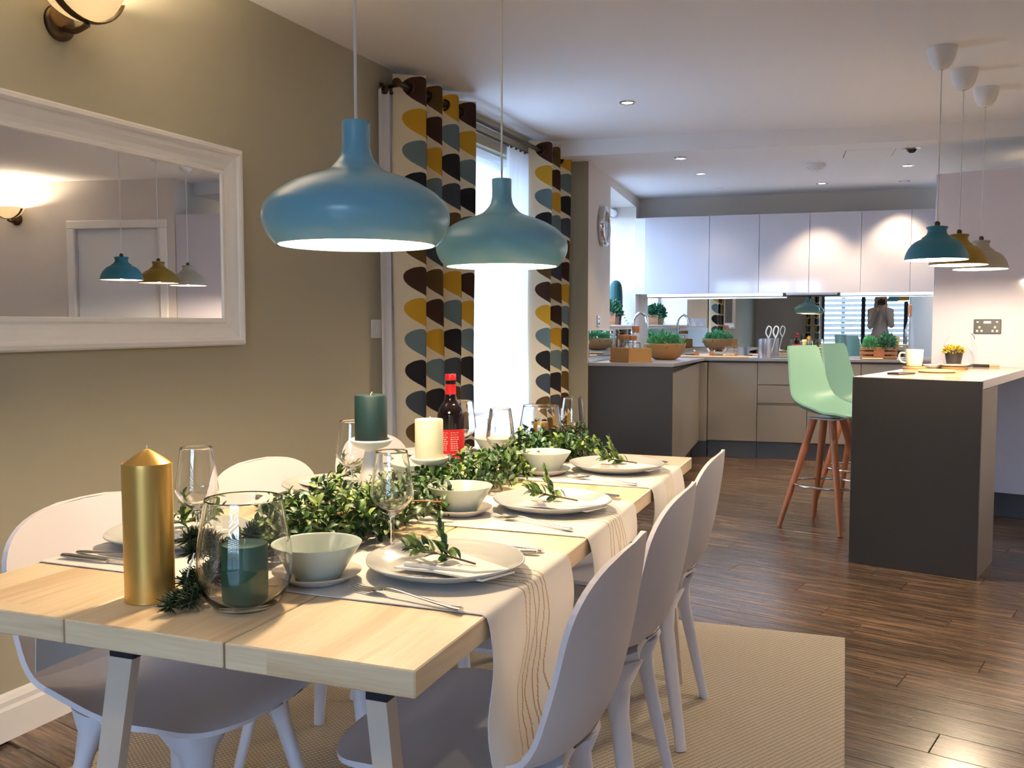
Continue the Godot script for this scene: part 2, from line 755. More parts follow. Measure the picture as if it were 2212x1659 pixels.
	var thin := M("thin glass", Color(0.96, 0.98, 0.97, 0.03), 0.0)
	thin.transparency = BaseMaterial3D.TRANSPARENCY_ALPHA
	var gl := M("solid glass", Color(1, 1, 1, 0.0), 0.0)
	gl.transparency = BaseMaterial3D.TRANSPARENCY_ALPHA
	gl.refraction_enabled = true
	gl.refraction_scale = 0.05
	glow("warm bulb", Color(1.0, 0.88, 0.70), 6.0)
	glow("cool strip light", Color(0.86, 0.90, 1.0), 2.2)
	glow("downlight glow", Color(1.0, 0.93, 0.82), 4.0)
	var bowl := M("sconce glass", rgb(240, 236, 226), 0.4)
	bowl.backlight_enabled = true
	bowl.backlight = Color(0.7, 0.68, 0.62)
	M("clock dial", rgb(196, 186, 170), 0.4)
	M("skin", rgb(206, 160, 136), 0.6)
	M("hair blond", rgb(196, 184, 160), 0.7)
	M("jacket grey", rgb(204, 204, 212), 0.9)
	M("camera black", rgb(22, 22, 24), 0.5)

func setting() -> void:
	var taupe: Material = mats["taupe paint"]
	var white: Material = mats["white paint"]
	# floor: a base slab and the planks that can be seen, laid square to the far end wall
	var fl := struct("floor", MB.new().loft([Vector3(-2.9, -0.12, 3.2), Vector3(3.9, -0.12, 3.2), Vector3(3.9, -0.12, -9.4), Vector3(-2.9, -0.12, -9.4)], [Vector3(-2.9, -0.009, 3.2), Vector3(3.9, -0.009, 3.2), Vector3(3.9, -0.009, -9.4), Vector3(-2.9, -0.009, -9.4)]), mats["floor plank 2"])
	var pw := 0.145
	var shapes := []
	for k in 5:
		var b := MB.new()
		b.uo = Vector2(k * 0.37, k * 0.53)
		shapes.append(b.box(Vector3.ZERO, Vector3(1.198, 0.009, pw - 0.0015), 0.0012).mesh())
	for r in 66:
		var lz := -9.4 + r * pw
		var shift: float = [0.0, 0.46, 0.83, 0.27, 1.03][r % 5]
		for q in 8:
			var lx: float = -5.2 + q * 1.2 + shift
			var c: Vector3 = PT * Vector3(lx, 0, lz)
			if c.x < -2.6 or c.x > 1.5 or c.z < -8.9 or c.z > -1.1:
				continue
			var o := obj_mesh("plank", shapes[(r * 3 + q) % 5], mats["floor plank %d" % ((r * 7 + q * 5) % 3)], fl)
			o.transform = loc(PT, lx, -0.0045, lz)
	# long taupe wall with the window opening
	var xl := -2.312
	var w := MB.new()
	for q in [[3.0, -4.5, 0.0, 2.5], [-5.78, -6.2, 0.0, 2.5], [-4.5, -5.78, 2.218, 2.5], [-4.5, -5.78, 0.0, 0.22]]:
		w.span(Vector3(xl - 0.3, q[2], q[1]), Vector3(xl, q[3], q[0]))
	struct("wall_left", w, taupe)
	struct("baseboard_left", MB.new().extrude(P2([xl, 0, xl + 0.018, 0, xl + 0.018, 0.088, xl + 0.014, 0.098, xl + 0.014, 0.112, xl + 0.008, 0.126, xl, 0.132]), -4.45, 2.7), mats["white gloss wood"])
	# ceilings: the dining part, and the lower kitchen part whose front is the step
	var c1 := [Vector3(-2.75, 0, 3.1), Vector3(3.9, 0, 3.1), Vector3(3.9, 0, -6.9), Vector3(-2.75, 0, -5.86)]
	struct("ceiling", MB.new().loft(lift(c1, 2.39), lift(c1, 2.55)), white)
	var lo := [Vector3(-2.75, 2.287, -5.80), Vector3(2.6, 2.287, -6.66), Vector3(2.6, 2.36, -9.2), Vector3(-2.75, 2.36, -9.2)]
	struct("ceiling_kitchen", MB.new().loft(lo, lift(lo, 2.56)), white)
	# kitchen wall with its deep window, and the taupe return that faces the dining room
	var kx := -1.29
	w = MB.new().use(KT)
	for q in [[-6.385, -7.25, 0.0, 2.5], [-8.6, -9.0, 0.0, 2.5], [-7.25, -8.6, 2.245, 2.5], [-7.25, -8.6, 0.0, 1.148]]:
		w.span(Vector3(kx - 0.4, q[2], q[1]), Vector3(kx, q[3], q[0]))
	struct("wall_kitchen_left", w, mats["kitchen paint"])
	struct("wall_return", MB.new().use(KT).span(Vector3(kx - 0.45, 0, -6.385), Vector3(kx - 0.0005, 2.5, -6.38)), taupe)
	struct("wall_kitchen_back", MB.new().use(KT).span(Vector3(-1.7, 0, -8.97), Vector3(2.2, 2.5, -8.85)), mats["kitchen paint"])
	struct("window_sill", MB.new().use(KT).span(Vector3(kx - 0.3, 1.148, -8.598), Vector3(kx + 0.015, 1.163, -7.252), 0.004), mats["white gloss wood"])
	# end wall with the door, square to the peninsula
	w = MB.new().use(PT)
	for q in [[-0.355, -0.215, 0.0, 2.5], [0.575, 2.0, 0.0, 2.5], [-0.215, 0.575, 1.985, 2.5]]:
		w.span(Vector3(q[0], q[2], -6.32), Vector3(q[1], q[3], -6.2))
	struct("wall_front", w, mats["kitchen paint"])
	struct("wall_kitchen_right", MB.new().use(PT).span(Vector3(-0.355, 0, -9.4), Vector3(-0.235, 2.5, -6.32)), mats["kitchen paint"])
	var door := struct("door_1", MB.new().use(PT).span(Vector3(-0.212, 0.005, -6.27), Vector3(0.572, 1.982, -6.23), 0.002), mats["white satin"])
	for side in [0, 1, 2]:
		var a := MB.new().use(PT)
		if side == 2:
			a.span(Vector3(-0.285, 1.982, -6.205), Vector3(0.645, 2.052, -6.182), 0.006)
		else:
			var x0 := -0.285 if side == 0 else 0.575
			a.span(Vector3(x0, 0, -6.205), Vector3(x0 + 0.07, 1.982, -6.182), 0.006)
		struct("architrave", a, mats["white gloss wood"], door)
	for y in [0.3, 1.75]:
		obj("hinge", MB.new().use(PT).tube([Vector3(0.571, y - 0.05, -6.222), Vector3(0.571, y + 0.05, -6.222)], 0.008, 8), mats["brushed steel"], door)
	var hd := MB.new().use(PT)
	hd.tube([Vector3(-0.14, 1.0, -6.23), Vector3(-0.14, 1.0, -6.175), Vector3(-0.13, 1.0, -6.17), Vector3(-0.02, 1.0, -6.17)], 0.009, 8)
	obj("handle", hd, mats["brushed steel"], door)
	struct("wall_right", MB.new().use(PT).span(Vector3(1.9, 0, -6.2), Vector3(2.02, 2.5, 2.9)), mats["kitchen paint"])
	# back wall, behind the viewpoint, with glazed garden doors
	w = MB.new()
	for q in [[-2.6, -1.02, 0.0, 2.5], [1.42, 2.6, 0.0, 2.5], [-1.02, 1.42, 2.12, 2.5]]:
		w.span(Vector3(q[0], q[2], 2.75), Vector3(q[1], q[3], 2.95))
	struct("wall_back", w, mats["kitchen paint"])
	var gd := MB.new()
	gd.span(Vector3(-1.02, 2.05, 2.80), Vector3(1.42, 2.12, 2.88)).span(Vector3(-1.02, 0, 2.80), Vector3(1.42, 0.05, 2.88))
	for x in [-0.985, -0.2, 0.6, 1.385]:
		gd.span(Vector3(x - 0.038, 0.05, 2.80), Vector3(x + 0.038, 2.05, 2.88), 0.004)
	var d2 := struct("door_2", gd, mats["frame navy"])
	for q in [[-0.947, -0.238], [-0.162, 0.562], [0.638, 1.347]]:
		obj("pane", MB.new().face2([Vector3(q[0], 0.05, 2.84), Vector3(q[1], 0.05, 2.84), Vector3(q[1], 2.05, 2.84), Vector3(q[0], 2.05, 2.84)], Vector3(0, 0, -1)), mats["window pane"], d2)

func lift(ps: Array, y: float) -> Array:
	var o := []
	for p in ps:
		o.append(Vector3(p.x, y, p.z))
	return o

func outside() -> void:
	var g := struct("ground", MB.new().span(Vector3(-9, -0.4, -12), Vector3(9, -0.13, 12)), mats["paving"])
	g.set_meta("label", "grey paving outside")
	var f := thing("fence", "pale horizontal slat fence outside the garden doors", "fence", Transform3D(Basis.IDENTITY, Vector3(0.2, -0.13, 5.4)))
	for k in 17:
		obj("slat", MB.new().box(Vector3(0, 0.12 + k * 0.115, 0), Vector3(5.0, 0.075, 0.02), 0.003), mats["fence wood"], f)
	for x in [-2.4, -0.8, 0.8, 2.4]:
		obj("post", MB.new().box(Vector3(x, 1.0, 0.05), Vector3(0.08, 2.0, 0.08), 0.004), mats["fence wood"], f)
	# clipped hedge outside the dining window: a bumpy body of small leaves
	var h := MB.new()
	var nz := noise(77, 1.6, 3)
	var leaf := leaf_shape(0.5, 0.1)
	for k in 1600:
		var p := Vector3(rng.randf_range(-0.35, 0.35), rng.randf_range(0.0, 1.05), rng.randf_range(-1.6, 1.6))
		p.x += nz.get_noise_2d(p.y * 2.0, p.z * 2.0) * 0.12
		var b := Basis(Vector3(rng.randf_range(-1, 1), rng.randf_range(-1, 1), rng.randf_range(-1, 1)).normalized(), rng.randf() * TAU)
		h.add(leaf, Transform3D(b.scaled(Vector3.ONE * rng.randf_range(0.05, 0.09)), p))
	var hd := obj("hedge", h, mats["hedge"])
	hd.position = Vector3(-4.3, -0.13, -8.9)
	tag(hd, "blue-green hedge outside below the window blind", "hedge")
	hd.set_meta("kind", "stuff")

func leaf_shape(wide: float, fold: float) -> MB:  # along +z, one unit long, gently folded and curled
	var b := MB.new()
	var pts := [[0.0, 0.05, 0.0], [0.3, 0.85, 0.02], [0.58, 1.0, 0.03], [0.82, 0.65, 0.0], [1.0, 0.02, -0.06]]
	var rows := []
	for p in pts:
		var x: float = p[1] * wide * 0.5
		rows.append([Vector3(-x, p[2] + fold * p[1], p[0]), Vector3(0, p[2], p[0]), Vector3(x, p[2] + fold * p[1], p[0])])
	return b.sheet(rows)

func inset(ps: Array, d: float) -> Array:  # the aisle side drawn back by d
	return [ps[0] - Vector3(d, 0, 0), ps[1] - Vector3(d, 0, 0), ps[2], ps[3]]

func counter_y(z: float) -> float:  # the worktop is not quite level
	return 0.9 + (z + 6.4) * 0.0142

func kitchen() -> void:
	var door_m: Material = mats["taupe cabinet"]
	# worktop: an L
	var plan := [Vector2(-1.285, -6.385), Vector2(-0.692, -6.385), Vector2(-0.625, -8.265), Vector2(1.60, -8.265), Vector2(1.60, -8.845), Vector2(-1.285, -8.845)]
	var hi := []
	var lo := []
	for p in plan:
		hi.append(Vector3(p.x, counter_y(p.y), p.y))
		lo.append(Vector3(p.x, counter_y(p.y) - 0.022, p.y))
	tag(obj("worktop", MB.new().use(KT).loft(lo, hi), mats["grey worktop"]), "thin grey L-shaped kitchen worktop under the wall cabinets", "worktop")
	# dark end panel of the short run
	tag(obj("end_panel", MB.new().use(KT).span(Vector3(-1.285, 0, -6.42), Vector3(-0.70, 0.877, -6.39), 0.002), mats["charcoal panel"]), "charcoal end panel of the kitchen run, facing the dining table", "panel")
	# base cabinets: the short run along the window wall
	var sk := thing("base_cabinet", "taupe base cabinet with one wide door, under the sink window", "cabinet", Transform3D.IDENTITY, "taupe base cabinets")
	var e0 := [Vector3(-0.70, 0, -6.422), Vector3(-0.668, 0, -8.222), Vector3(-1.28, 0, -8.222), Vector3(-1.28, 0, -6.422)]
	obj("body", MB.new().use(KT).loft(lift(inset(e0, 0.022), 0.15), lift(inset(e0, 0.022), 0.83)), door_m, sk)
	var fd := [Vector3(-0.70, 0, -6.424), Vector3(-0.668, 0, -8.22), Vector3(-0.688, 0, -8.22), Vector3(-0.72, 0, -6.424)]
	obj("door", MB.new().use(KT).loft(lift(fd, 0.15), lift(fd, 0.832)), door_m, sk)
	obj("handle_channel", MB.new().use(KT).loft(lift(inset(e0, 0.05), 0.832), lift(inset(e0, 0.05), 0.848)), mats["plinth"], sk)
	obj("plinth", MB.new().use(KT).loft(lift(inset(e0, 0.065), 0.0), lift(inset(e0, 0.065), 0.148)), mats["plinth"], sk)
	# base cabinets: the long run under the splashback
	var xs := [-0.60, -0.178, 0.236, 0.664, 1.09, 1.52]
	var lab := ["taupe base cabinet with one full door in the kitchen corner", "taupe base cabinet with three drawers behind the bar stools", "taupe base cabinet hidden behind the green stools", "taupe base cabinet behind the peninsula end", "last taupe base cabinet by the tall unit"]
	obj("corner_post", MB.new().use(KT).span(Vector3(-0.668, 0.15, -8.31), Vector3(-0.603, 0.835, -8.222)), door_m, tag(obj("corner_filler", MB.new().use(KT).span(Vector3(-0.73, 0.0, -8.34), Vector3(-0.604, 0.149, -8.26)), mats["plinth"]), "slim taupe filler in the inner corner of the kitchen run", "filler"))
	for k in 5:
		var t := thing("base_cabinet", lab[k], "cabinet", Transform3D.IDENTITY, "taupe base cabinets")
		var a: float = xs[k] + 0.002
		var b: float = xs[k + 1] - 0.002
		obj("body", MB.new().use(KT).span(Vector3(a, 0.15, -8.84), Vector3(b, 0.83, -8.31)), door_m, t)
		obj("plinth", MB.new().use(KT).span(Vector3(a, 0, -8.80), Vector3(b, 0.142, -8.345)), mats["plinth"], t)
		obj("handle_channel", MB.new().use(KT).span(Vector3(a, 0.838, -8.335), Vector3(b, 0.846, -8.315)), mats["plinth"], t)
		if k == 1:
			for q in [[0.15, 0.465], [0.488, 0.64], [0.648, 0.835]]:
				obj("drawer", MB.new().use(KT).span(Vector3(a, q[0], -8.31), Vector3(b, q[1], -8.29), 0.002), door_m, t)
		else:
			obj("door", MB.new().use(KT).span(Vector3(a, 0.15, -8.31), Vector3(b, 0.835, -8.29), 0.002), door_m, t)
	# wall cabinets with the light strips under them
	var ux := [-1.19, -0.618, -0.187, 0.235, 0.657, 1.052, 1.47]
	var ul := ["first glossy white wall cabinet, next to the kitchen window", "glossy white wall cabinet second from the window corner", "glossy white wall cabinet between the two light strips, third from the window", "glossy white wall cabinet over the cooker place, fourth from the window", "glossy white wall cabinet right of the cooker place, fifth from the window", "last glossy white wall cabinet, half behind the blue-green pendant"]
	for k in 6:
		var a: float = ux[k] + 0.0015
		var b: float = ux[k + 1] - 0.0015
		var t := thing("wall_cabinet", ul[k], "cabinet", Transform3D.IDENTITY, "white wall cabinets")
		obj("body", MB.new().use(KT).span(Vector3(a, 1.452, -8.84), Vector3(b, 2.125, -8.522)), mats["white satin"], t)
		obj("door", MB.new().use(KT).span(Vector3(a, 1.442, -8.52), Vector3(b, 2.135, -8.50), 0.0015), mats["cabinet gloss"], t)
	tag(obj("filler_panel", MB.new().use(KT).span(Vector3(-1.285, 1.445, -8.84), Vector3(-1.192, 2.133, -8.51)), mats["white satin"]), "narrow pale filler between the wall cabinets and window wall", "filler")
	for q in [[-1.17, 0.02, "cool white light strip under the first three wall cabinets", 1.19], [0.50, 1.40, "cool white light strip under the last wall cabinets", 0.90]]:
		var t := thing("light_strip", q[2], "light")
		obj("diffuser", MB.new().use(KT).span(Vector3(q[0], 1.418, -8.545), Vector3(q[1], 1.441, -8.51), 0.003), mats["cool strip light"], t)
		obj("housing", MB.new().use(KT).span(Vector3(q[0], 1.441, -8.56), Vector3(q[1], 1.452, -8.505)), mats["brushed steel"], t)
		var l := AreaLight3D.new()
		l.name = "lamp"
		l.area_size = Vector2(q[3], 0.03)
		l.light_color = Color(0.84, 0.90, 1.0)
		l.light_energy = STRIP_E * q[3]
		l.area_range = 8.0
		l.area_attenuation = 2.0
		l.shadow_enabled = true
		t.add_child(l)
		l.transform = KT * Transform3D(Basis(Vector3.RIGHT, -PI / 2), Vector3((q[0] + q[1]) / 2.0, 1.412, -8.53))
	var hood := thing("cooker_hood", "slim dark built-in cooker hood under the wall cabinets", "hood")
	obj("tray", MB.new().use(KT).span(Vector3(0.05, 1.425, -8.80), Vector3(0.47, 1.451, -8.515), 0.004), mats["brushed steel"], hood)
	obj("filter", MB.new().use(KT).span(Vector3(0.08, 1.421, -8.75), Vector3(0.44, 1.426, -8.56)), mats["plinth"], hood)
	# mirrored splashbacks; the long one stands square to the room
	var ST := Transform3D(Basis(Vector3.UP, deg_to_rad(1.5)), Vector3.ZERO)
	tag(obj("mirror_splashback", MB.new().use(ST).span(Vector3(-2.08, 0.872, -8.70), Vector3(0.85, 1.415, -8.692)), mats["splash mirror"]), "long mirrored splashback behind the kitchen worktop", "splashback")
	tag(obj("mirror_splashback", MB.new().use(KT).span(Vector3(-1.289, 0.903, -8.60), Vector3(-1.283, 1.125, -6.40)), mats["splash mirror"]), "low mirrored splashback strip below the kitchen window", "splashback")
	var so := thing("wall_socket", "grey double socket on the mirrored splashback", "socket")
	var sx: Vector3 = ST.affine_inverse() * (KT * Vector3(-0.735, 1.17, -8.8))
	obj("plate", MB.new().use(ST).box(Vector3(sx.x, 1.185, -8.687), Vector3(0.146, 0.086, 0.008), 0.003), mats["brushed steel"], so)
	for d in [-0.036, 0.036]:
		for q in [[0, -0.004], [-0.011, -0.022], [0.011, -0.022]]:
			obj("slot", MB.new().use(ST).box(Vector3(sx.x + d + q[0], 1.185 + q[1], -8.6825), Vector3(0.006, 0.012, 0.002)), mats["white satin"], so)
	kitchen_items()
	kitchen_ceiling()

# soft ball of fine leaves
func tuft(count: int, rx: float, ry: float, size: float, sd: int) -> MB:
	var r := RandomNumberGenerator.new()
	r.seed = sd
	var leaf := leaf_shape(0.42, 0.12)
	var b := MB.new()
	for k in count:
		var d := Vector3(r.randf_range(-1, 1), r.randf_range(-0.15, 1), r.randf_range(-1, 1)).normalized()
		var p := d * pow(r.randf(), 0.33)
		p = Vector3(p.x * rx, maxf(p.y, 0.0) * ry, p.z * rx)
		var dir := (d + Vector3(r.randf_range(-0.6, 0.6), r.randf_range(-0.2, 0.7), r.randf_range(-0.6, 0.6))).normalized()
		var sc := size * r.randf_range(0.7, 1.25)
		b.add(leaf, Transform3D(Basis.looking_at(-dir, Vector3(0.1, 0.9, 0.3)).rotated(dir, r.randf() * TAU).scaled(Vector3.ONE * sc), p))
	return b

func stuff(o: MeshInstance3D) -> MeshInstance3D:
	o.set_meta("kind", "stuff")
	return o

func kitchen_items() -> void:
	var y := counter_y(-6.65)
	# rustic crate, turned, with corked jars in it
	var ct := thing("wooden_crate", "rustic low wooden crate of corked jars on the worktop end", "crate", loc(KT, -1.03, y, -6.66, -50))
	for s in [-1, 1]:
		obj("long_side", MB.new().box(Vector3(0, 0.052, s * 0.09), Vector3(0.26, 0.10, 0.010), 0.002), mats["crate wood"], ct)
		obj("short_side", MB.new().box(Vector3(s * 0.125, 0.052, 0), Vector3(0.010, 0.10, 0.17), 0.002), mats["crate wood"], ct)
	obj("bottom", MB.new().box(Vector3(0, 0.006, 0), Vector3(0.27, 0.012, 0.20), 0.002), mats["crate wood"], ct)
	obj("wire_handle", MB.new().tube(smooth([Vector3(-0.125, 0.10, 0), Vector3(-0.125, 0.135, 0), Vector3(-0.115, 0.14, 0), Vector3(0.0, 0.14, 0.0), Vector3(0.115, 0.14, 0), Vector3(0.125, 0.135, 0), Vector3(0.125, 0.10, 0)], 4), 0.0025, 6), mats["black metal"], ct)
	var jars := [[-0.065, 0.015, 0.048, 0.175, 0.046, "squat glass jar with a wide cork in the crate"], [0.018, -0.03, 0.042, 0.235, 0.026, "tall glass carafe with a cork in the crate"], [0.08, 0.03, 0.034, 0.17, 0.027, "small glass jar with a narrow cork in the crate"]]
	for j in jars:
		var t := thing("glass_jar", j[5], "jar", ct.transform * Transform3D(Basis.IDENTITY, Vector3(j[0], 0.013, j[1])), "corked jars in the crate")
		var r: float = j[2]
		var h: float = j[3]
		obj("glass", MB.new().lathe(P2([0, 0, r, 0.002, r, h * 0.55, r * 0.95, h * 0.64, j[4], h * 0.82, j[4], h * 0.9]), 24), mats["thin glass"], t)
		obj("cork", MB.new().lathe(P2([0, h * 0.84, j[4] * 0.96, h * 0.84, j[4] * 1.02, h * 0.92, j[4] * 1.02, h * 1.03, j[4] * 0.9, h * 1.05, 0, h * 1.05]), 20), mats["cork"], t)
	# wooden bowl heaped with herbs
	y = counter_y(-7.5)
	var bt := thing("wooden_bowl", "large turned wooden bowl on the worktop, filled with green herbs", "bowl", loc(KT, -0.88, y, -7.48))
	obj("bowl", MB.new().lathe(smooth2([0, 0.002, 0.075, 0.002, 0.12, 0.03, 0.152, 0.075, 0.165, 0.125, 0.158, 0.126, 0.14, 0.08, 0.10, 0.04, 0, 0.03], 4), 32), mats["bowl wood"], bt)
	var ht := thing("herbs", "mound of fine green herbs growing in the wooden bowl", "herbs", loc(KT, -0.88, y + 0.10, -7.48))
	stuff(obj("foliage", tuft(900, 0.15, 0.11, 0.03, 3), mats["herb green"], ht))
	# tap and sink edge
	y = counter_y(-7.9)
	var tp := thing("kitchen_tap", "arched chrome mixer tap below the kitchen window", "tap", loc(KT, -1.20, y, -7.9))
	obj("spout", MB.new().tube(smooth([Vector3(0, 0, 0), Vector3(0, 0.28, 0), Vector3(0.012, 0.345, 0), Vector3(0.055, 0.385, 0), Vector3(0.10, 0.36, 0), Vector3(0.115, 0.30, 0), Vector3(0.118, 0.26, 0)], 6), 0.0125, 12), mats["chrome"], tp)
	obj("base", MB.new().lathe(P2([0, 0, 0.026, 0, 0.026, 0.02, 0.019, 0.03, 0.019, 0.09, 0, 0.09]), 20), mats["chrome"], tp)
	obj("lever", MB.new().tube([Vector3(0, 0.07, 0), Vector3(0.0, 0.085, 0.035), Vector3(0, 0.12, 0.075)], 0.006, 8), mats["chrome"], tp)
	# long board and what stands on it
	y = counter_y(-8.44)
	tag(obj("serving_board", MB.new().use(loc(KT, -0.60, y, -8.43)).box(Vector3(0, 0.009, 0), Vector3(0.68, 0.018, 0.15), 0.006), mats["board wood"]), "long pale wooden serving board along the back worktop", "board")
	var dt := thing("serving_dish", "low white dish with two wooden ends on the long board", "dish", loc(KT, -0.645, y + 0.0185, -8.45))
	obj("dish", MB.new().extrude(P2([-0.075, 0.006, -0.055, 0.0, 0.055, 0.0, 0.075, 0.006, 0.095, 0.05, 0.088, 0.05, 0.068, 0.012, -0.068, 0.012, -0.088, 0.05, -0.095, 0.05]), -0.03, 0.03), mats["ceramic white"], dt)
	for s in [-1, 1]:
		obj("wooden_end", MB.new().box(Vector3(s * 0.065, 0.022, 0.034), Vector3(0.042, 0.032, 0.006), 0.003), mats["cork"], dt)
	tag(obj("coaster", MB.new().use(loc(KT, -0.432, y + 0.0185, -8.44)).lathe(P2([0, 0, 0.05, 0, 0.052, 0.006, 0.05, 0.012, 0, 0.012]), 24), mats["board wood"]), "round wooden coaster under the clear tumbler on the board", "coaster")
	var gt := thing("tumbler", "clear glass tumbler on a round wooden coaster", "glass", loc(KT, -0.432, y + 0.031, -8.44))
	obj("glass", MB.new().lathe(P2([0, 0.0, 0.032, 0.0, 0.036, 0.07]), 20), mats["thin glass"], gt)
	obj("base", MB.new().lathe(P2([0, 0.001, 0.031, 0.001, 0.032, 0.008, 0, 0.008]), 20), mats["thin glass"], gt)
	tag(obj("steel_cup", MB.new().use(loc(KT, -0.335, y, -8.56)).lathe(P2([0, 0, 0.028, 0, 0.03, 0.09, 0.027, 0.09, 0.025, 0.006, 0, 0.006]), 20), mats["brushed steel"]), "small steel cup behind the long board", "cup")
	tag(obj("tea_towel", MB.new().use(loc(KT, -0.22, y, -8.50, 8)).box(Vector3(0, 0.006, 0), Vector3(0.12, 0.012, 0.09), 0.005), mats["linen"]), "small folded cream cloth between steel cup and utensil pot", "towel")
	var up := thing("utensil_pot", "ribbed steel utensil pot standing alone on the worktop", "pot", loc(KT, -0.122, counter_y(-8.42), -8.42))
	obj("pot", MB.new().lathe(P2([0, 0, 0.056, 0, 0.058, 0.006, 0.058, 0.17, 0.055, 0.17, 0.054, 0.012, 0, 0.012]), 132, 38.0, wave(132, 0.02, 22.0)), mats["brushed steel"], up)
	for k in 2:
		var ut := thing("whisk", ["white loop-handled utensil leaning left in the steel pot", "white loop-handled utensil leaning right in the steel pot"][k], "utensil", loc(KT, -0.105 + k * 0.03, counter_y(-8.42) + 0.013, -8.42), "white utensils in the steel pot")
		var lean := 0.012 + k * 0.03
		obj("handle", MB.new().tube([Vector3(0, 0, 0), Vector3(lean, 0.17, 0)], 0.004, 6), mats["ceramic white"], ut)
		obj("loop", MB.new().tube(smooth([Vector3(lean, 0.165, 0), Vector3(lean - 0.022, 0.21, 0), Vector3(lean - 0.004, 0.265, 0), Vector3(lean + 0.022, 0.25, 0), Vector3(lean + 0.016, 0.2, 0), Vector3(lean, 0.165, 0)], 5), 0.005, 6), mats["ceramic white"], ut)
	# slatted planter with two herb plants, small board in front
	y = counter_y(-8.44)
	var pl := thing("slatted_planter", "slatted wooden planter box on the back worktop behind the stools", "planter", loc(KT, 0.812, y, -8.45))
	for k in 3:
		for s in [-1, 1]:
			obj("slat", MB.new().box(Vector3(0, 0.018 + k * 0.036, s * 0.055), Vector3(0.29, 0.026, 0.008), 0.002), mats["planter wood"], pl)
			obj("slat", MB.new().box(Vector3(s * 0.141, 0.018 + k * 0.036, 0), Vector3(0.008, 0.026, 0.10), 0.002), mats["planter wood"], pl)
	for q in [[-1, -1], [1, -1], [-1, 1], [1, 1]]:
		obj("corner_post", MB.new().box(Vector3(q[0] * 0.134, 0.055, q[1] * 0.046), Vector3(0.014, 0.11, 0.012)), mats["planter wood"], pl)
	obj("bottom", MB.new().box(Vector3(0, 0.006, 0), Vector3(0.27, 0.008, 0.10)), mats["planter wood"], pl)
	obj("nameplate", MB.new().box(Vector3(0.0, 0.055, 0.061), Vector3(0.085, 0.07, 0.003), 0.001), mats["cork"], pl)
	for k in 2:
		var t := thing("herb_plant", ["bright green herb in the slatted planter", "taller grey-green herb in the slatted planter"][k], "plant", loc(KT, 0.745 + k * 0.135, y + 0.012, -8.45), "herbs in the slatted planter")
		obj("pot", MB.new().lathe(P2([0, 0, 0.035, 0, 0.044, 0.085, 0.040, 0.085, 0.032, 0.07, 0, 0.07]), 18), mats["black pot"], t)
		var fo := stuff(obj("foliage", tuft(500, 0.062 + 0.012 * k, 0.10 + 0.03 * k, 0.026, 40 + k), mats["herb green" if k == 0 else "herb dark"], t))
		fo.position.y = 0.08
	tag(obj("small_board", MB.new().use(loc(KT, 0.755, counter_y(-8.32), -8.325)).box(Vector3(0, 0.007, 0), Vector3(0.165, 0.014, 0.07), 0.005), mats["board wood"]), "small pale board lying in front of the slatted planter", "board")
	var ob := thing("glass_bottle", "slim clear bottle with a dark neck near the tall unit", "bottle", loc(KT, 1.06, y, -8.48))
	obj("glass", MB.new().lathe(smooth2([0, 0.001, 0.034, 0.003, 0.035, 0.02, 0.034, 0.22, 0.022, 0.29, 0.012, 0.34, 0.012, 0.42], 3), 20), mats["thin glass"], ob)
	obj("stopper", MB.new().lathe(P2([0, 0.36, 0.011, 0.36, 0.013, 0.46, 0, 0.465]), 12), mats["cork"], ob)
	# window sill: wooden planter with herbs, and a tall dark cactus
	var wp := thing("sill_planter", "small terracotta-brown wooden planter on the kitchen window sill", "planter", loc(KT, -1.42, 1.163, -7.98))
	obj("box", MB.new().loft([Vector3(-0.06, 0, -0.09), Vector3(0.06, 0, -0.09), Vector3(0.06, 0, 0.09), Vector3(-0.06, 0, 0.09)], [Vector3(-0.07, 0.10, -0.105), Vector3(0.07, 0.10, -0.105), Vector3(0.07, 0.10, 0.105), Vector3(-0.07, 0.10, 0.105)]), mats["planter wood"], wp)
	for yy in [0.03, 0.065]:
		obj("band", MB.new().box(Vector3(0.0, yy, 0.0), Vector3(0.14, 0.006, 0.212)), mats["cork"], wp)
	var sh := thing("sill_herbs", "trailing dark green herbs in the window sill planter", "herbs", loc(KT, -1.42, 1.25, -7.98))
	stuff(obj("foliage", tuft(700, 0.10, 0.12, 0.04, 9), mats["herb dark"], sh))
	var trail := MB.new()
	var lf := leaf_shape(0.5, 0.1)
	for k in 14:
		var u := k / 13.0
		trail.add(lf, Transform3D(Basis(Vector3(0.3, 1, 0.2).normalized(), k * 2.2).scaled(Vector3.ONE * 0.03), Vector3(0.08 + u * 0.05, 0.03 - u * 0.11, -0.09 - u * 0.05)))
	stuff(obj("trailing_stem", trail, mats["herb green"], sh))
	var cc := thing("cactus", "tall dark green column cactus on the kitchen window sill", "cactus", loc(KT, -1.44, 1.163, -8.40))
	obj("pot", MB.new().lathe(P2([0, 0, 0.05, 0, 0.058, 0.12, 0.052, 0.12, 0.045, 0.1, 0, 0.1]), 20), mats["black pot"], cc)
	obj("stem", MB.new().lathe(smooth2([0, 0.09, 0.05, 0.10, 0.058, 0.2, 0.056, 0.3, 0.045, 0.37, 0.02, 0.40, 0, 0.405], 3), 88, 60.0, wave(88, 0.07, 11.0)), mats["cactus"], cc)
	# clock, switch and socket on the pale window wall
	var ck := thing("wall_clock", "round chrome wall clock on the pale kitchen window wall", "clock", KT * Transform3D(Basis(Vector3(0, 0, -1), Vector3(1, 0, 0), Vector3(0, -1, 0)), Vector3(-1.289, 1.895, -6.86)))
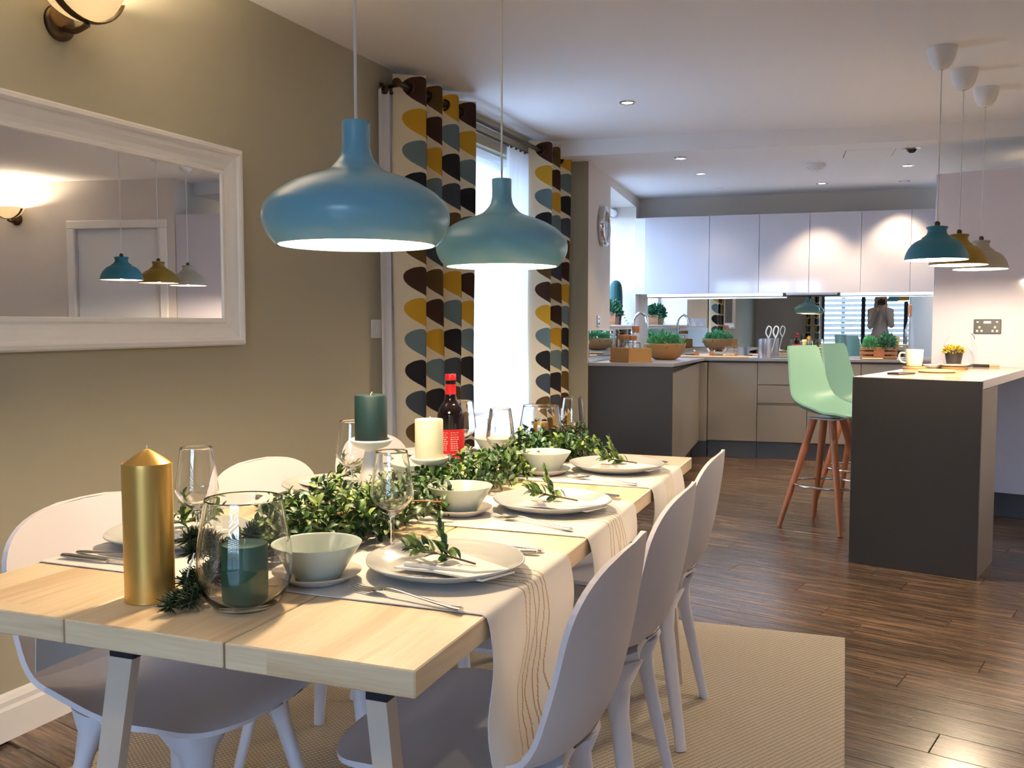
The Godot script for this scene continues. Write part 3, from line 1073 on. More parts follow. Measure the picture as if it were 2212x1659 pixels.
	obj("rim", MB.new().lathe(smooth2([0.145, 0.0, 0.15, 0.02, 0.144, 0.042, 0.128, 0.05, 0.116, 0.04, 0.115, 0.02], 4), 48), mats["chrome"], ck)
	obj("dial", MB.new().lathe(P2([0, 0.0, 0.13, 0.0, 0.13, 0.022, 0, 0.024]), 40), mats["clock dial"], ck)
	for k in 12:
		var a := TAU * k / 12.0
		obj("hour_mark", MB.new().use(Transform3D(Basis(Vector3.UP, a), Vector3.ZERO)).box(Vector3(0.098, 0.0255, 0), Vector3(0.022, 0.002, 0.005)), mats["black metal"], ck)
	obj("hour_hand", MB.new().use(Transform3D(Basis(Vector3.UP, -0.35), Vector3.ZERO)).box(Vector3(0.028, 0.029, 0), Vector3(0.07, 0.002, 0.008)), mats["black metal"], ck)
	obj("minute_hand", MB.new().use(Transform3D(Basis(Vector3.UP, 2.75), Vector3.ZERO)).box(Vector3(0.04, 0.032, 0), Vector3(0.10, 0.002, 0.005)), mats["black metal"], ck)
	obj("glass", MB.new().lathe(P2([0, 0.043, 0.06, 0.041, 0.116, 0.036]), 32), mats["thin glass"], ck)
	var ws := thing("wall_socket", "small steel switched socket on the pale wall below the clock", "socket")
	obj("plate", MB.new().use(KT).box(Vector3(-1.286, 1.19, -6.75), Vector3(0.008, 0.086, 0.086), 0.003), mats["brushed steel"], ws)
	for q in [[0.018, 0.0], [-0.016, 0.012], [-0.016, -0.012]]:
		obj("slot", MB.new().use(KT).box(Vector3(-1.281, 1.19 + q[0], -6.75 + q[1]), Vector3(0.003, 0.012, 0.006)), mats["black metal"], ws)
	# chrome blind roller inside the window head
	var rb := thing("roller_blind", "rolled-up pale blind with a chrome end in the kitchen window", "blind")
	obj("roll", MB.new().use(KT).tube([Vector3(-1.50, 2.19, -7.28), Vector3(-1.50, 2.19, -8.58)], 0.030, 16), mats["blind cloth"], rb)
	obj("bracket", MB.new().use(KT).tube([Vector3(-1.50, 2.19, -8.57), Vector3(-1.50, 2.19, -8.599)], 0.04, 16), mats["chrome"], rb)
	var wf := MB.new().use(KT)
	for z in [-7.27, -7.92, -8.58]:
		wf.span(Vector3(-1.66, 1.148, z - 0.03), Vector3(-1.61, 2.245, z + 0.03), 0.004)
	for yy in [1.175, 2.215]:
		wf.span(Vector3(-1.66, yy - 0.03, -8.6), Vector3(-1.61, yy + 0.03, -7.25), 0.004)
	var win := struct("window_2", wf, mats["white gloss wood"])
	for q in [[-7.89, -7.30], [-8.55, -7.95]]:
		obj("pane", MB.new().use(KT).face2([Vector3(-1.635, 1.2, q[0]), Vector3(-1.635, 1.2, q[1]), Vector3(-1.635, 2.19, q[1]), Vector3(-1.635, 2.19, q[0])], Vector3.RIGHT), mats["window pane"], win)

func kitchen_ceiling() -> void:
	# recessed downlights: ring, glowing lamp, and a light just below it
	var spots := [
		[Vector3(-1.444, 2.39, -5.03), 0.9, SOFT, 0, "recessed ceiling downlight over the dining side, nearest the curtains"],
		[Vector3(-1.436, 2.2915, -6.30), 0.6, SOFT, 1, "recessed downlight just behind the ceiling step, left side"],
		[Vector3(-1.47, 2.317, -7.15), 0.6, SOFT, 1, "second kitchen downlight behind the step, over the window side"],
		[Vector3(-1.50, 2.341, -8.06), 0.15, SOFT, 1, "dim kitchen downlight nearest the corner cabinet"],
		[Vector3(-0.67, 2.339, -8.17), 1.35, WARM, 1, "warm downlight in front of the fourth wall cabinet"],
		[Vector3(-0.04, 2.344, -8.33), 1.2, WARM, 1, "warm downlight in front of the last wall cabinets"],
		[Vector3(-0.016, 2.319, -7.39), 1.0, WARM, 1, "kitchen downlight between the tall unit and warm corner"],
		[Vector3(0.95, 2.31, -7.2), 0.9, WARM, 1, "kitchen downlight hidden above the tall unit"],
		[Vector3(0.16, 2.39, -2.62), 1.0, SOFT, 0, "dining ceiling downlight above the floor beside the rug"],
		[Vector3(0.25, 2.39, -0.3), 0.4, SOFT, 0, "dining ceiling downlight above the viewpoint, towards the aisle"],
		[Vector3(-1.45, 2.39, -0.2), 0.5, SOFT, 0, "dining ceiling downlight near the framed mirror, out in front of the table"],
		[Vector3(0.5, 2.39, 1.6), 0.4, SOFT, 0, "dining ceiling downlight near the garden doors"],
	]
	for s in spots:
		var p: Vector3 = s[0]
		var t := thing("ceiling_downlight", s[4], "downlight", Transform3D(Basis.IDENTITY, p), "recessed downlights")
		obj("ring", MB.new().lathe(P2([0.030, 0.02, 0.031, -0.003, 0.037, -0.006, 0.045, -0.004, 0.046, 0.0]), 28), mats["chrome"], t)
		obj("lamp_face", MB.new().lathe(P2([0, -0.002, 0.030, -0.002, 0.030, 0.012, 0, 0.012]), 24), mats["downlight glow"], t)
		spot(Vector3(0, -0.012, 0), Vector3.DOWN, s[2], DOWN_E * s[1], 46.0, 0.03, t)
	# an unlit directional spot with a dark eyeball
	var e := thing("ceiling_spotlight", "chrome spotlight with a dark eyeball beside the ceiling hatch", "spotlight", Transform3D(Basis.IDENTITY, Vector3(0.008, 2.297, -6.56)))
	obj("ring", MB.new().lathe(P2([0.034, 0.01, 0.034, -0.004, 0.05, -0.010, 0.062, -0.004, 0.062, 0.002]), 28), mats["chrome"], e)
	obj("eyeball", MB.new().lathe(smooth2([0, -0.03, 0.018, -0.026, 0.031, -0.006, 0.032, 0.008], 4), 24), mats["black metal"], e)
	var sd := thing("smoke_detector", "white round smoke detector on the kitchen ceiling", "detector", Transform3D(Basis.IDENTITY, Vector3(-0.62, 2.31, -7.02)))
	obj("base", MB.new().lathe(P2([0, 0.0, 0.068, 0.0, 0.068, -0.010, 0.062, -0.018, 0, -0.018]), 32), mats["white satin"], sd)
	obj("sensor", MB.new().lathe(P2([0, -0.018, 0.055, -0.018, 0.050, -0.034, 0.03, -0.040, 0.014, -0.041, 0.012, -0.052, 0, -0.053]), 28), mats["white satin"], sd)
	var hp := thing("ceiling_hatch", "flat white access hatch in the kitchen ceiling", "hatch", Transform3D(Basis(Vector3.UP, deg_to_rad(6.9)), Vector3(-0.252, 2.296, -6.62)))
	obj("panel", MB.new().box(Vector3(0, 0, 0), Vector3(0.30, 0.006, 0.28), 0.001), mats["white paint"], hp)
	obj("gap_frame", MB.new().box(Vector3(0, 0.002, 0), Vector3(0.308, 0.006, 0.288)), mats["plinth"], hp)

func peninsula() -> void:
	var t := thing("peninsula", "breakfast peninsula with a charcoal end panel and pale stone worktop", "counter")
	obj("end_panel", MB.new().use(PT).span(Vector3(-1.325, 0, -4.625), Vector3(-0.755, 0.913, -4.60), 0.0015), mats["charcoal panel"], t)
	obj("support", MB.new().use(PT).span(Vector3(-1.30, 0, -5.03), Vector3(-0.757, 0.872, -4.626), 0.001), mats["taupe cabinet"], t)
	obj("worktop", MB.new().use(PT).span(Vector3(-1.325, 0.873, -6.198), Vector3(-0.757, 0.915, -4.626), 0.0015), mats["stone worktop"], t)
	var u := thing("tall_unit", "tall glossy white unit side behind the peninsula, floor plinth dark", "cabinet")
	obj("side_panel", MB.new().use(PT).span(Vector3(-1.31, 0.155, -6.225), Vector3(-0.36, 2.09, -6.20), 0.0015), mats["tall unit gloss"], u)
	obj("body", MB.new().use(PT).span(Vector3(-1.30, 0.155, -8.5), Vector3(-0.36, 2.085, -6.226)), mats["white satin"], u)
	obj("plinth", MB.new().use(PT).span(Vector3(-1.28, 0, -8.45), Vector3(-0.36, 0.153, -6.26)), mats["plinth"], u)
	var s := thing("wall_socket", "dark double socket with a usb plate on the tall white unit", "socket", loc(PT, -1.0, 1.155, -6.199))
	obj("plate", MB.new().box(Vector3(0, 0, 0.004), Vector3(0.15, 0.088, 0.008), 0.003), mats["plinth"], s)
	obj("usb_plate", MB.new().box(Vector3(0, 0.026, 0.0088), Vector3(0.04, 0.014, 0.002)), mats["ceramic white"], s)
	for d in [-0.042, 0.042]:
		for q in [[0, -0.004], [-0.012, -0.026], [0.012, -0.026]]:
			obj("slot", MB.new().box(Vector3(d + q[0], q[1], 0.0088), Vector3(0.011, 0.012, 0.002)), mats["cream candle"], s)
		obj("rocker", MB.new().box(Vector3(d * 1.25, 0.028, 0.0088), Vector3(0.012, 0.008, 0.003), 0.001), mats["ceramic white"], s)
	var y := 0.9152
	tag(obj("phone", MB.new().use(loc(PT, -1.195, y, -4.99, 70)).box(Vector3(0, 0.0045, 0), Vector3(0.145, 0.009, 0.07), 0.003), mats["camera black"]), "black phone lying face down on the peninsula worktop", "phone")
	tag(obj("oval_board", MB.new().use(loc(PT, -1.09, y, -5.29)).lathe(P2([0, 0, 0.085, 0, 0.098, 0.006, 0.096, 0.012, 0.088, 0.014, 0, 0.014]), 32), mats["board wood"]), "round pale wooden board in the middle of the peninsula worktop", "board")
	tag(obj("coaster", MB.new().use(loc(PT, -1.275, y, -5.61)).lathe(P2([0, 0, 0.062, 0, 0.064, 0.008, 0.06, 0.014, 0, 0.014]), 28), mats["bowl wood"]), "brown wooden coaster under the cream mug", "coaster")
	var m := thing("mug", "cream mug with its handle towards the stools, on the peninsula", "mug", loc(PT, -1.275, y + 0.0145, -5.61))
	obj("body", MB.new().lathe(smooth2([0, 0.001, 0.034, 0.001, 0.041, 0.01, 0.046, 0.05, 0.048, 0.092, 0.0455, 0.092, 0.043, 0.05, 0.038, 0.012, 0, 0.008], 3), 32), mats["cream candle"], m)
	obj("handle", MB.new().tube(smooth([Vector3(-0.044, 0.076, 0.01), Vector3(-0.072, 0.075, 0.014), Vector3(-0.079, 0.05, 0.015), Vector3(-0.066, 0.026, 0.013), Vector3(-0.041, 0.02, 0.009)], 5), 0.0055, 8), mats["cream candle"], m)
	tag(obj("coaster", MB.new().use(loc(PT, -1.085, y, -5.72)).lathe(P2([0, 0, 0.068, 0, 0.07, 0.008, 0.066, 0.014, 0, 0.014]), 28), mats["bowl wood"]), "brown wooden coaster below the white saucer with the black pot", "coaster")
	tag(obj("saucer", MB.new().use(loc(PT, -1.085, y + 0.0145, -5.72)).lathe(smooth2([0, 0.0, 0.05, 0.001, 0.082, 0.013, 0.08, 0.016, 0.05, 0.006, 0, 0.005], 3), 32), mats["ceramic white"]), "white saucer under the small black plant pot", "saucer")
	var pp := thing("moss_plant", "low yellow-green moss plant in a small black pot on the peninsula", "plant", loc(PT, -1.09, y + 0.020, -5.72))
	obj("pot", MB.new().lathe(P2([0, 0, 0.036, 0, 0.05, 0.086, 0.046, 0.088, 0.042, 0.07, 0, 0.07]), 28), mats["black pot"], pp)
	var mo := stuff(obj("foliage", tuft(420, 0.052, 0.035, 0.018, 71), mats["moss yellow"], pp))
	mo.position.y = 0.075
	var gj := thing("glass_cloche", "large clear glass jar with a wide neck by the tall white unit", "jar", loc(PT, -1.12, y, -6.02))
	obj("glass", MB.new().lathe(smooth2([0, 0.001, 0.074, 0.002, 0.083, 0.012, 0.084, 0.13, 0.08, 0.155, 0.062, 0.18, 0.058, 0.20, 0.064, 0.205], 4), 36), mats["thin glass"], gj)
	obj("clip", MB.new().tube([Vector3(0.062, 0.2, 0), Vector3(0.078, 0.185, 0), Vector3(0.084, 0.165, 0)], 0.003, 6), mats["chrome"], gj)
	var kn := thing("bread_knife", "black knife with a short wooden handle at the back of the peninsula", "knife", loc(PT, -1.0, y, -6.10, -4))
	obj("blade", MB.new().box(Vector3(-0.03, 0.008, 0), Vector3(0.13, 0.016, 0.03), 0.004), mats["camera black"], kn)
	obj("handle", MB.new().box(Vector3(0.06, 0.009, 0), Vector3(0.055, 0.014, 0.022), 0.005), mats["board wood"], kn)
	tag(obj("small_dish", MB.new().use(loc(PT, -1.2, y, -5.80)).lathe(smooth2([0, 0, 0.04, 0, 0.068, 0.018, 0.066, 0.021, 0.04, 0.006, 0, 0.005], 3), 28), mats["ceramic white"]), "small white dish behind the cream mug", "dish")
	tag(obj("dark_tray", MB.new().use(loc(PT, -1.24, y, -6.13)).box(Vector3(0, 0.006, 0), Vector3(0.12, 0.012, 0.05), 0.003), mats["camera black"]), "small dark tray against the tall unit on the peninsula", "tray")
	stools()

func stools() -> void:
	var t := thing("bar_stool", "mint green bar stool nearest the charcoal peninsula panel", "stool", Transform3D(Basis(Vector3.UP, deg_to_rad(-25)), Vector3(-0.396, 0, -5.588)), "mint green bar stools")
	var prof := smooth([Vector2(-0.205, 1.045), Vector2(-0.205, 0.95), Vector2(-0.20, 0.84), Vector2(-0.18, 0.745), Vector2(-0.13, 0.685), Vector2(-0.05, 0.660), Vector2(0.06, 0.652), Vector2(0.15, 0.654), Vector2(0.21, 0.650)], 5)
	var rows := []
	for k in prof.size():
		var u := float(k) / (prof.size() - 1)
		var hw := 0.17 + 0.05 * smoothstep(0.0, 0.45, u) - 0.01 * smoothstep(0.8, 1.0, u)
		if k < 3:
			hw -= 0.022 * pow(1.0 - k / 3.0, 2.0)
		var a: Vector2 = prof[maxi(k - 1, 0)]
		var b: Vector2 = prof[mini(k + 1, prof.size() - 1)]
		var d := (b - a).normalized()
		var nn := Vector2(-d.y, d.x) if false else Vector2(-d.y, d.x)
		var curve := 0.03 + 0.05 * sin(PI * clampf(u * 1.25, 0, 1))
		if u > 0.7:
			curve = lerpf(curve, 0.02, (u - 0.7) / 0.3)
		var line := []
		for j in 15:
			var w := j / 7.0 - 1.0
			var off := curve * w * w
			line.append(Vector3(prof[k].x + nn.x * off, prof[k].y + nn.y * off, w * hw))
		rows.append(line)
	obj("seat_shell", MB.new().sheet(rows, 0.011), mats["stool plastic"], t)
	var hub := MB.new()
	hub.box(Vector3(0, 0.632, 0), Vector3(0.17, 0.012, 0.17), 0.003)
	obj("mounting_plate", hub, mats["brushed steel"], t)
	for q in [[-1, -1], [-1, 1], [1, -1], [1, 1]]:
		var top := Vector3(q[0] * 0.058, 0.626, q[1] * 0.058)
		var foot := Vector3(q[0] * 0.19, 0.0, q[1] * 0.19)
		obj("leg", MB.new().tube([top, top.lerp(foot, 0.3), top.lerp(foot, 0.6), foot], [0.021, 0.0205, 0.018, 0.0125], 14), mats["stool wood"], t)
	var ring := []
	for k in 41:
		ring.append(Vector3(cos(TAU * k / 40) * 0.193, 0.25, sin(TAU * k / 40) * 0.193))
	obj("foot_ring", MB.new().tube(ring, 0.007, 8, 1.0, Vector3.UP, false), mats["chrome"], t)
	dup(t, Transform3D(Basis(Vector3.UP, deg_to_rad(-22)), Vector3(-0.27, 0, -6.30)), "mint green bar stool behind the first one, further from the dining table")

func pleats(z0: float, z1: float, x: float, amp: float, period: float, top: float, bottom: float, slant := 0.0, phase := 0.0) -> MB:
	var rows := []
	var uvs := []
	var n := int(absf(z1 - z0) / period * 24.0) + 1
	for i in 15:
		var v := i / 14.0
		var y := lerpf(top, bottom, v)
		var line := []
		var line2 := []
		for j in n + 1:
			var s := float(j) / n
			var ph := TAU * absf(z1 - z0) * s / period + phase
			var a := amp * (1.0 + 0.12 * sin(v * 5.0 + s * 9.0))
			line.append(Vector3(x + a * cos(ph), y, lerpf(z0, z1, s) + slant * v * (1.0 - s) + amp * 0.25 * sin(ph * 2.0) + 0.01 * sin(v * 7.0 + s * 4.0) * v))
			line2.append(Vector2((ph / TAU + 0.5) / 3.0, (top - y) / 0.9))
		rows.append(line)
		uvs.append(line2)
	return MB.new().sheet(rows, 0.0, uvs)

func window_dressing() -> void:
	var xg := -2.50
	var f := MB.new()
	for z in [-4.54, -5.38, -5.74]:
		f.span(Vector3(xg - 0.03, 0.22, z - 0.035), Vector3(xg + 0.03, 2.215, z + 0.035), 0.004)
	for q in [[0.22, 0.29], [1.10, 1.16], [2.145, 2.215]]:
		f.span(Vector3(xg - 0.03, q[0], -5.77), Vector3(xg + 0.03, q[1], -4.51), 0.004)
	var win := struct("window_1", f, mats["white gloss wood"])
	for q in [[-5.345, -4.575], [-5.705, -5.415]]:
		for h in [[0.29, 1.10], [1.16, 2.145]]:
			obj("pane", MB.new().face2([Vector3(xg, h[0], q[0]), Vector3(xg, h[0], q[1]), Vector3(xg, h[1], q[1]), Vector3(xg, h[1], q[0])], Vector3.RIGHT), mats["window pane"], win)
	obj("catch", MB.new().box(Vector3(xg + 0.045, 1.175, -5.16), Vector3(0.025, 0.02, 0.05), 0.004), mats["brushed steel"], win)
	var bl := thing("roller_blind", "white roller blind lowered over most of the dining window", "blind")
	obj("roll", MB.new().tube([Vector3(xg + 0.132, 2.19, -5.73), Vector3(xg + 0.132, 2.19, -4.55)], 0.022, 14), mats["blind cloth"], bl)
	obj("cloth", MB.new().face2([Vector3(xg + 0.12, 0.63, -5.72), Vector3(xg + 0.12, 0.63, -4.56), Vector3(xg + 0.12, 2.18, -4.56), Vector3(xg + 0.12, 2.18, -5.72)], Vector3.RIGHT), mats["blind cloth"], bl)
	obj("bottom_bar", MB.new().box(Vector3(xg + 0.12, 0.625, -5.14), Vector3(0.012, 0.025, 1.16), 0.003), mats["white satin"], bl)
	# poles
	for k in 2:
		var x: float = [-2.20, -2.268][k]
		var y: float = [2.288, 2.262][k]
		var t := thing("curtain_pole", ["dark curtain pole carrying the leaf-print curtains", "thin second curtain pole behind, carrying the white voile"][k], "curtain pole", Transform3D.IDENTITY, "curtain poles")
		obj("rod", MB.new().tube([Vector3(x, y, -3.80), Vector3(x, y, -6.17)], 0.014 - 0.005 * k, 12), mats["bronze"], t)
		for z in [-3.80, -6.17]:
			obj("finial", MB.new().at(x, y, z, -90 if z > -5 else 90, Vector3.RIGHT).lathe(smooth2([0.013, 0.0, 0.019, 0.006, 0.022, 0.018, 0.016, 0.032, 0, 0.036], 3), 16), mats["bronze"], t)
		if k == 0:
			for z in [-3.86, -6.14]:
				obj("bracket", MB.new().tube([Vector3(x, y, z), Vector3(-2.300, y - 0.004, z)], 0.008, 8).box(Vector3(-2.308, y - 0.03, z), Vector3(0.008, 0.10, 0.03), 0.003), mats["bronze"], t)
	var defs := [[-3.885, -4.62, "near leaf-print curtain beside the framed mirror wall, bunched in pleats"], [-5.60, -6.10, "far leaf-print curtain next to the kitchen, bunched in pleats"]]
	for d in defs:
		var t := thing("curtain", d[2], "curtain", Transform3D.IDENTITY, "leaf-print curtains")
		obj("cloth", pleats(d[0], d[1], -2.20, 0.062, 0.185, 2.35, 0.02, 0.0, PI), mats["printed curtain"], t)
		var n := int(absf(d[1] - d[0]) / 0.185 * 2.0)
		for k in n:
			var z: float = d[0] - 0.185 * (0.25 + 0.5 * k)
			var ring := []
			for a in 17:
				ring.append(Vector3(-2.20 + cos(TAU * a / 16) * 0.025, 2.288 + sin(TAU * a / 16) * 0.025, z))
			obj("eyelet", MB.new().tube(ring, 0.006, 6, 1.0, Vector3.BACK, false), mats["bronze"], t)
	for d in [[-3.76, -3.97, 0.0, "narrow white voile showing beside the near leaf-print curtain"], [-5.27, -5.66, 0.14, "white voile drawn back against the far leaf-print curtain"]]:
		tag(obj("voile_curtain", pleats(d[0], d[1], -2.268, 0.018, 0.075, 2.26, 0.02, d[2]), mats["sheer voile"]), d[3], "curtain", "white voile curtains")
	# a matching curtain by the garden doors, seen only in the splashback mirror
	var bc := thing("curtain", "leaf-print curtain hanging by the garden doors, seen in the splashback", "curtain", Transform3D(Basis(Vector3.UP, PI / 2), Vector3(0, 0, 0)), "leaf-print curtains")
	obj("cloth", pleats(-1.34, -1.0, -2.62, 0.05, 0.17, 2.35, 0.02, 0.0, PI), mats["printed curtain"], bc)
	var bp := thing("curtain_pole", "dark curtain pole over the garden doors behind the photographer", "curtain pole", Transform3D.IDENTITY, "curtain poles")
	obj("rod", MB.new().tube([Vector3(-1.45, 2.29, 2.62), Vector3(1.75, 2.29, 2.62)], 0.014, 12), mats["bronze"], bp)
	for x in [-1.42, 1.72]:
		obj("bracket", MB.new().tube([Vector3(x, 2.29, 2.62), Vector3(x, 2.29, 2.749)], 0.008, 8), mats["bronze"], bp)

func sconce(x: Transform3D, label: String) -> void:
	var t := thing("wall_lamp", label, "wall lamp", x, "bowl wall lamps")
	obj("backplate", MB.new().use(Transform3D(Basis(Vector3.BACK, -PI / 2).scaled(Vector3(1, 1, 1)), Vector3(0.0, -0.005, 0))).lathe(smooth2([0.052, 0, 0.050, 0.010, 0.036, 0.022, 0.0, 0.028], 3), 32), mats["bronze"], t)
	obj("arm", MB.new().tube(smooth([Vector3(0.02, -0.02, 0), Vector3(0.06, -0.035, 0), Vector3(0.115, -0.022, 0)], 5), 0.009, 10), mats["bronze"], t)
	obj("glass_bowl", MB.new().use(Transform3D(Basis.IDENTITY.scaled(Vector3(0.78, 1, 1.0)), Vector3(0.095, 0, 0))).lathe(smooth2([0, -0.006, 0.05, 0.0, 0.095, 0.028, 0.128, 0.078, 0.124, 0.078, 0.09, 0.033, 0.048, 0.006, 0, 0.0], 4), 36), mats["sconce glass"], t)
	var arc := []
	for k in 17:
		var a := PI * (0.11 + 0.78 * k / 16.0)
		arc.append(Vector3(0.095 + 0.015, 0.115 - sin(a) * 0.128, cos(a) * 0.142))
	obj("band", MB.new().tube(arc, 0.014, 10, 0.22, Vector3.DOWN), mats["bronze"], t)
	obj("bulb", MB.new().at(0.095, 0.045, 0).lathe(smooth2([0, -0.03, 0.02, -0.02, 0.026, 0.0, 0.02, 0.022, 0, 0.03], 3), 16), mats["warm bulb"], t)
	omni(Vector3(0.095, 0.045, 0), SOFT, SCONCE_E, 0.025, t)

func wall_things() -> void:
	# mirror in a wide moulded white frame
	var t := thing("wall_mirror", "wide mirror in a moulded white frame on the taupe wall", "mirror")
	var z0 := -1.35
	var z1 := -2.805
	var y0 := 1.092
	var y1 := 1.81
	var x := -2.312
	# the moulding: (distance in from the outer edge, height off the wall)
	var prof := [[0.0, 0.0], [0.0, 0.036], [0.006, 0.043], [0.018, 0.045], [0.026, 0.040], [0.030, 0.034], [0.044, 0.030], [0.062, 0.022], [0.080, 0.018], [0.086, 0.022], [0.096, 0.022], [0.101, 0.014], [0.101, 0.0]]
	var rings := []
	for p in prof:
		var q: float = p[0]
		var xx: float = x + p[1]
		rings.append([Vector3(xx, y0 + q, z0 - q), Vector3(xx, y1 - q, z0 - q), Vector3(xx, y1 - q, z1 + q), Vector3(xx, y0 + q, z1 + q)])
	for s in 4:
		var b := MB.new()
		var e := (s + 1) % 4
		var c: Vector3 = (rings[0][s] + rings[0][e] + rings[12][s] + rings[12][e]) / 4.0
		for k in prof.size() - 1:
			var m: Vector3 = (rings[k][s] + rings[k][e]) / 2.0
			b.face([rings[k][s], rings[k][e], rings[k + 1][e], rings[k + 1][s]], m - c + Vector3(0.02, 0, 0))
		obj("frame_side", b, mats["white gloss wood"], t)
	obj("mirror_glass", MB.new().span(Vector3(x + 0.004, y0 + 0.095, z1 + 0.095), Vector3(x + 0.016, y1 - 0.095, z0 - 0.095)), mats["silver mirror"], t)
	sconce(Transform3D(Basis.IDENTITY, Vector3(-2.312, 2.056, -2.04)), "bronze and glass bowl wall lamp above the framed mirror")
	sconce(PT * Transform3D(Basis(Vector3.UP, -PI / 2), Vector3(1.12, 2.08, -6.2)), "bronze and glass bowl wall lamp right of the white door")
	var sw := thing("light_switch", "white light switch on the taupe wall near the voile", "switch")
	obj("plate", MB.new().box(Vector3(-2.308, 1.148, -3.79), Vector3(0.008, 0.086, 0.086), 0.003), mats["white satin"], sw)
	obj("rocker", MB.new().box(Vector3(-2.3025, 1.148, -3.79), Vector3(0.005, 0.03, 0.018), 0.0015), mats["white satin"], sw)

func dining_table() -> void:
	tag(obj("rug", MB.new().use(Transform3D(Basis(Vector3.UP, deg_to_rad(3.2)), Vector3.ZERO)).span(Vector3(-1.895, 0.0005, -3.59), Vector3(0.022, 0.009, -0.55), 0.003), mats["rug weave"]), "flat-woven beige rug under the dining table", "rug")
	var t := thing("dining_table", "pale ash dining table with a three-plank top and splayed legs", "table", TT)
	var xs := [-1.402, -1.1, -1.096, -0.8125, -0.8085, -0.518]
	for k in 3:
		var b := MB.new()
		b.uo = Vector2(0.21 * k + 0.1, 0.37 * k)
		b.side_grain = true
		b.span(Vector3(xs[k * 2], TOP - 0.037, -3.02), Vector3(xs[k * 2 + 1], TOP, -1.02), 0.002)
		obj("plank", b, mats["ash wood"], t)
	for z in [-1.085, -2.94]:
		for s in [-1, 1]:
			var xt := -1.045 if s < 0 else -0.603
			var xf := -1.165 if s < 0 else -0.535
			var dz := 0.0
			var w := 0.022 if s < 0 else 0.016
			var d := 0.009 if s < 0 else 0.014
			var lo := []
			var hi := []
			for q in [[-1, -1], [1, -1], [1, 1], [-1, 1]]:
				lo.append(Vector3(xf + q[0] * w * 0.8, 0.0095, z + dz + q[1] * d))
				hi.append(Vector3(xt + q[0] * w, 0.664, z + q[1] * d))
			var lg := obj("leg", MB.new().loft(lo, hi), mats["ash leg"], t)
			obj("bracket", MB.new().span(Vector3(xt - w, 0.664, z - 0.03), Vector3(xt + w + 0.002, 0.697, z + d), 0.001), mats["table black"], lg)

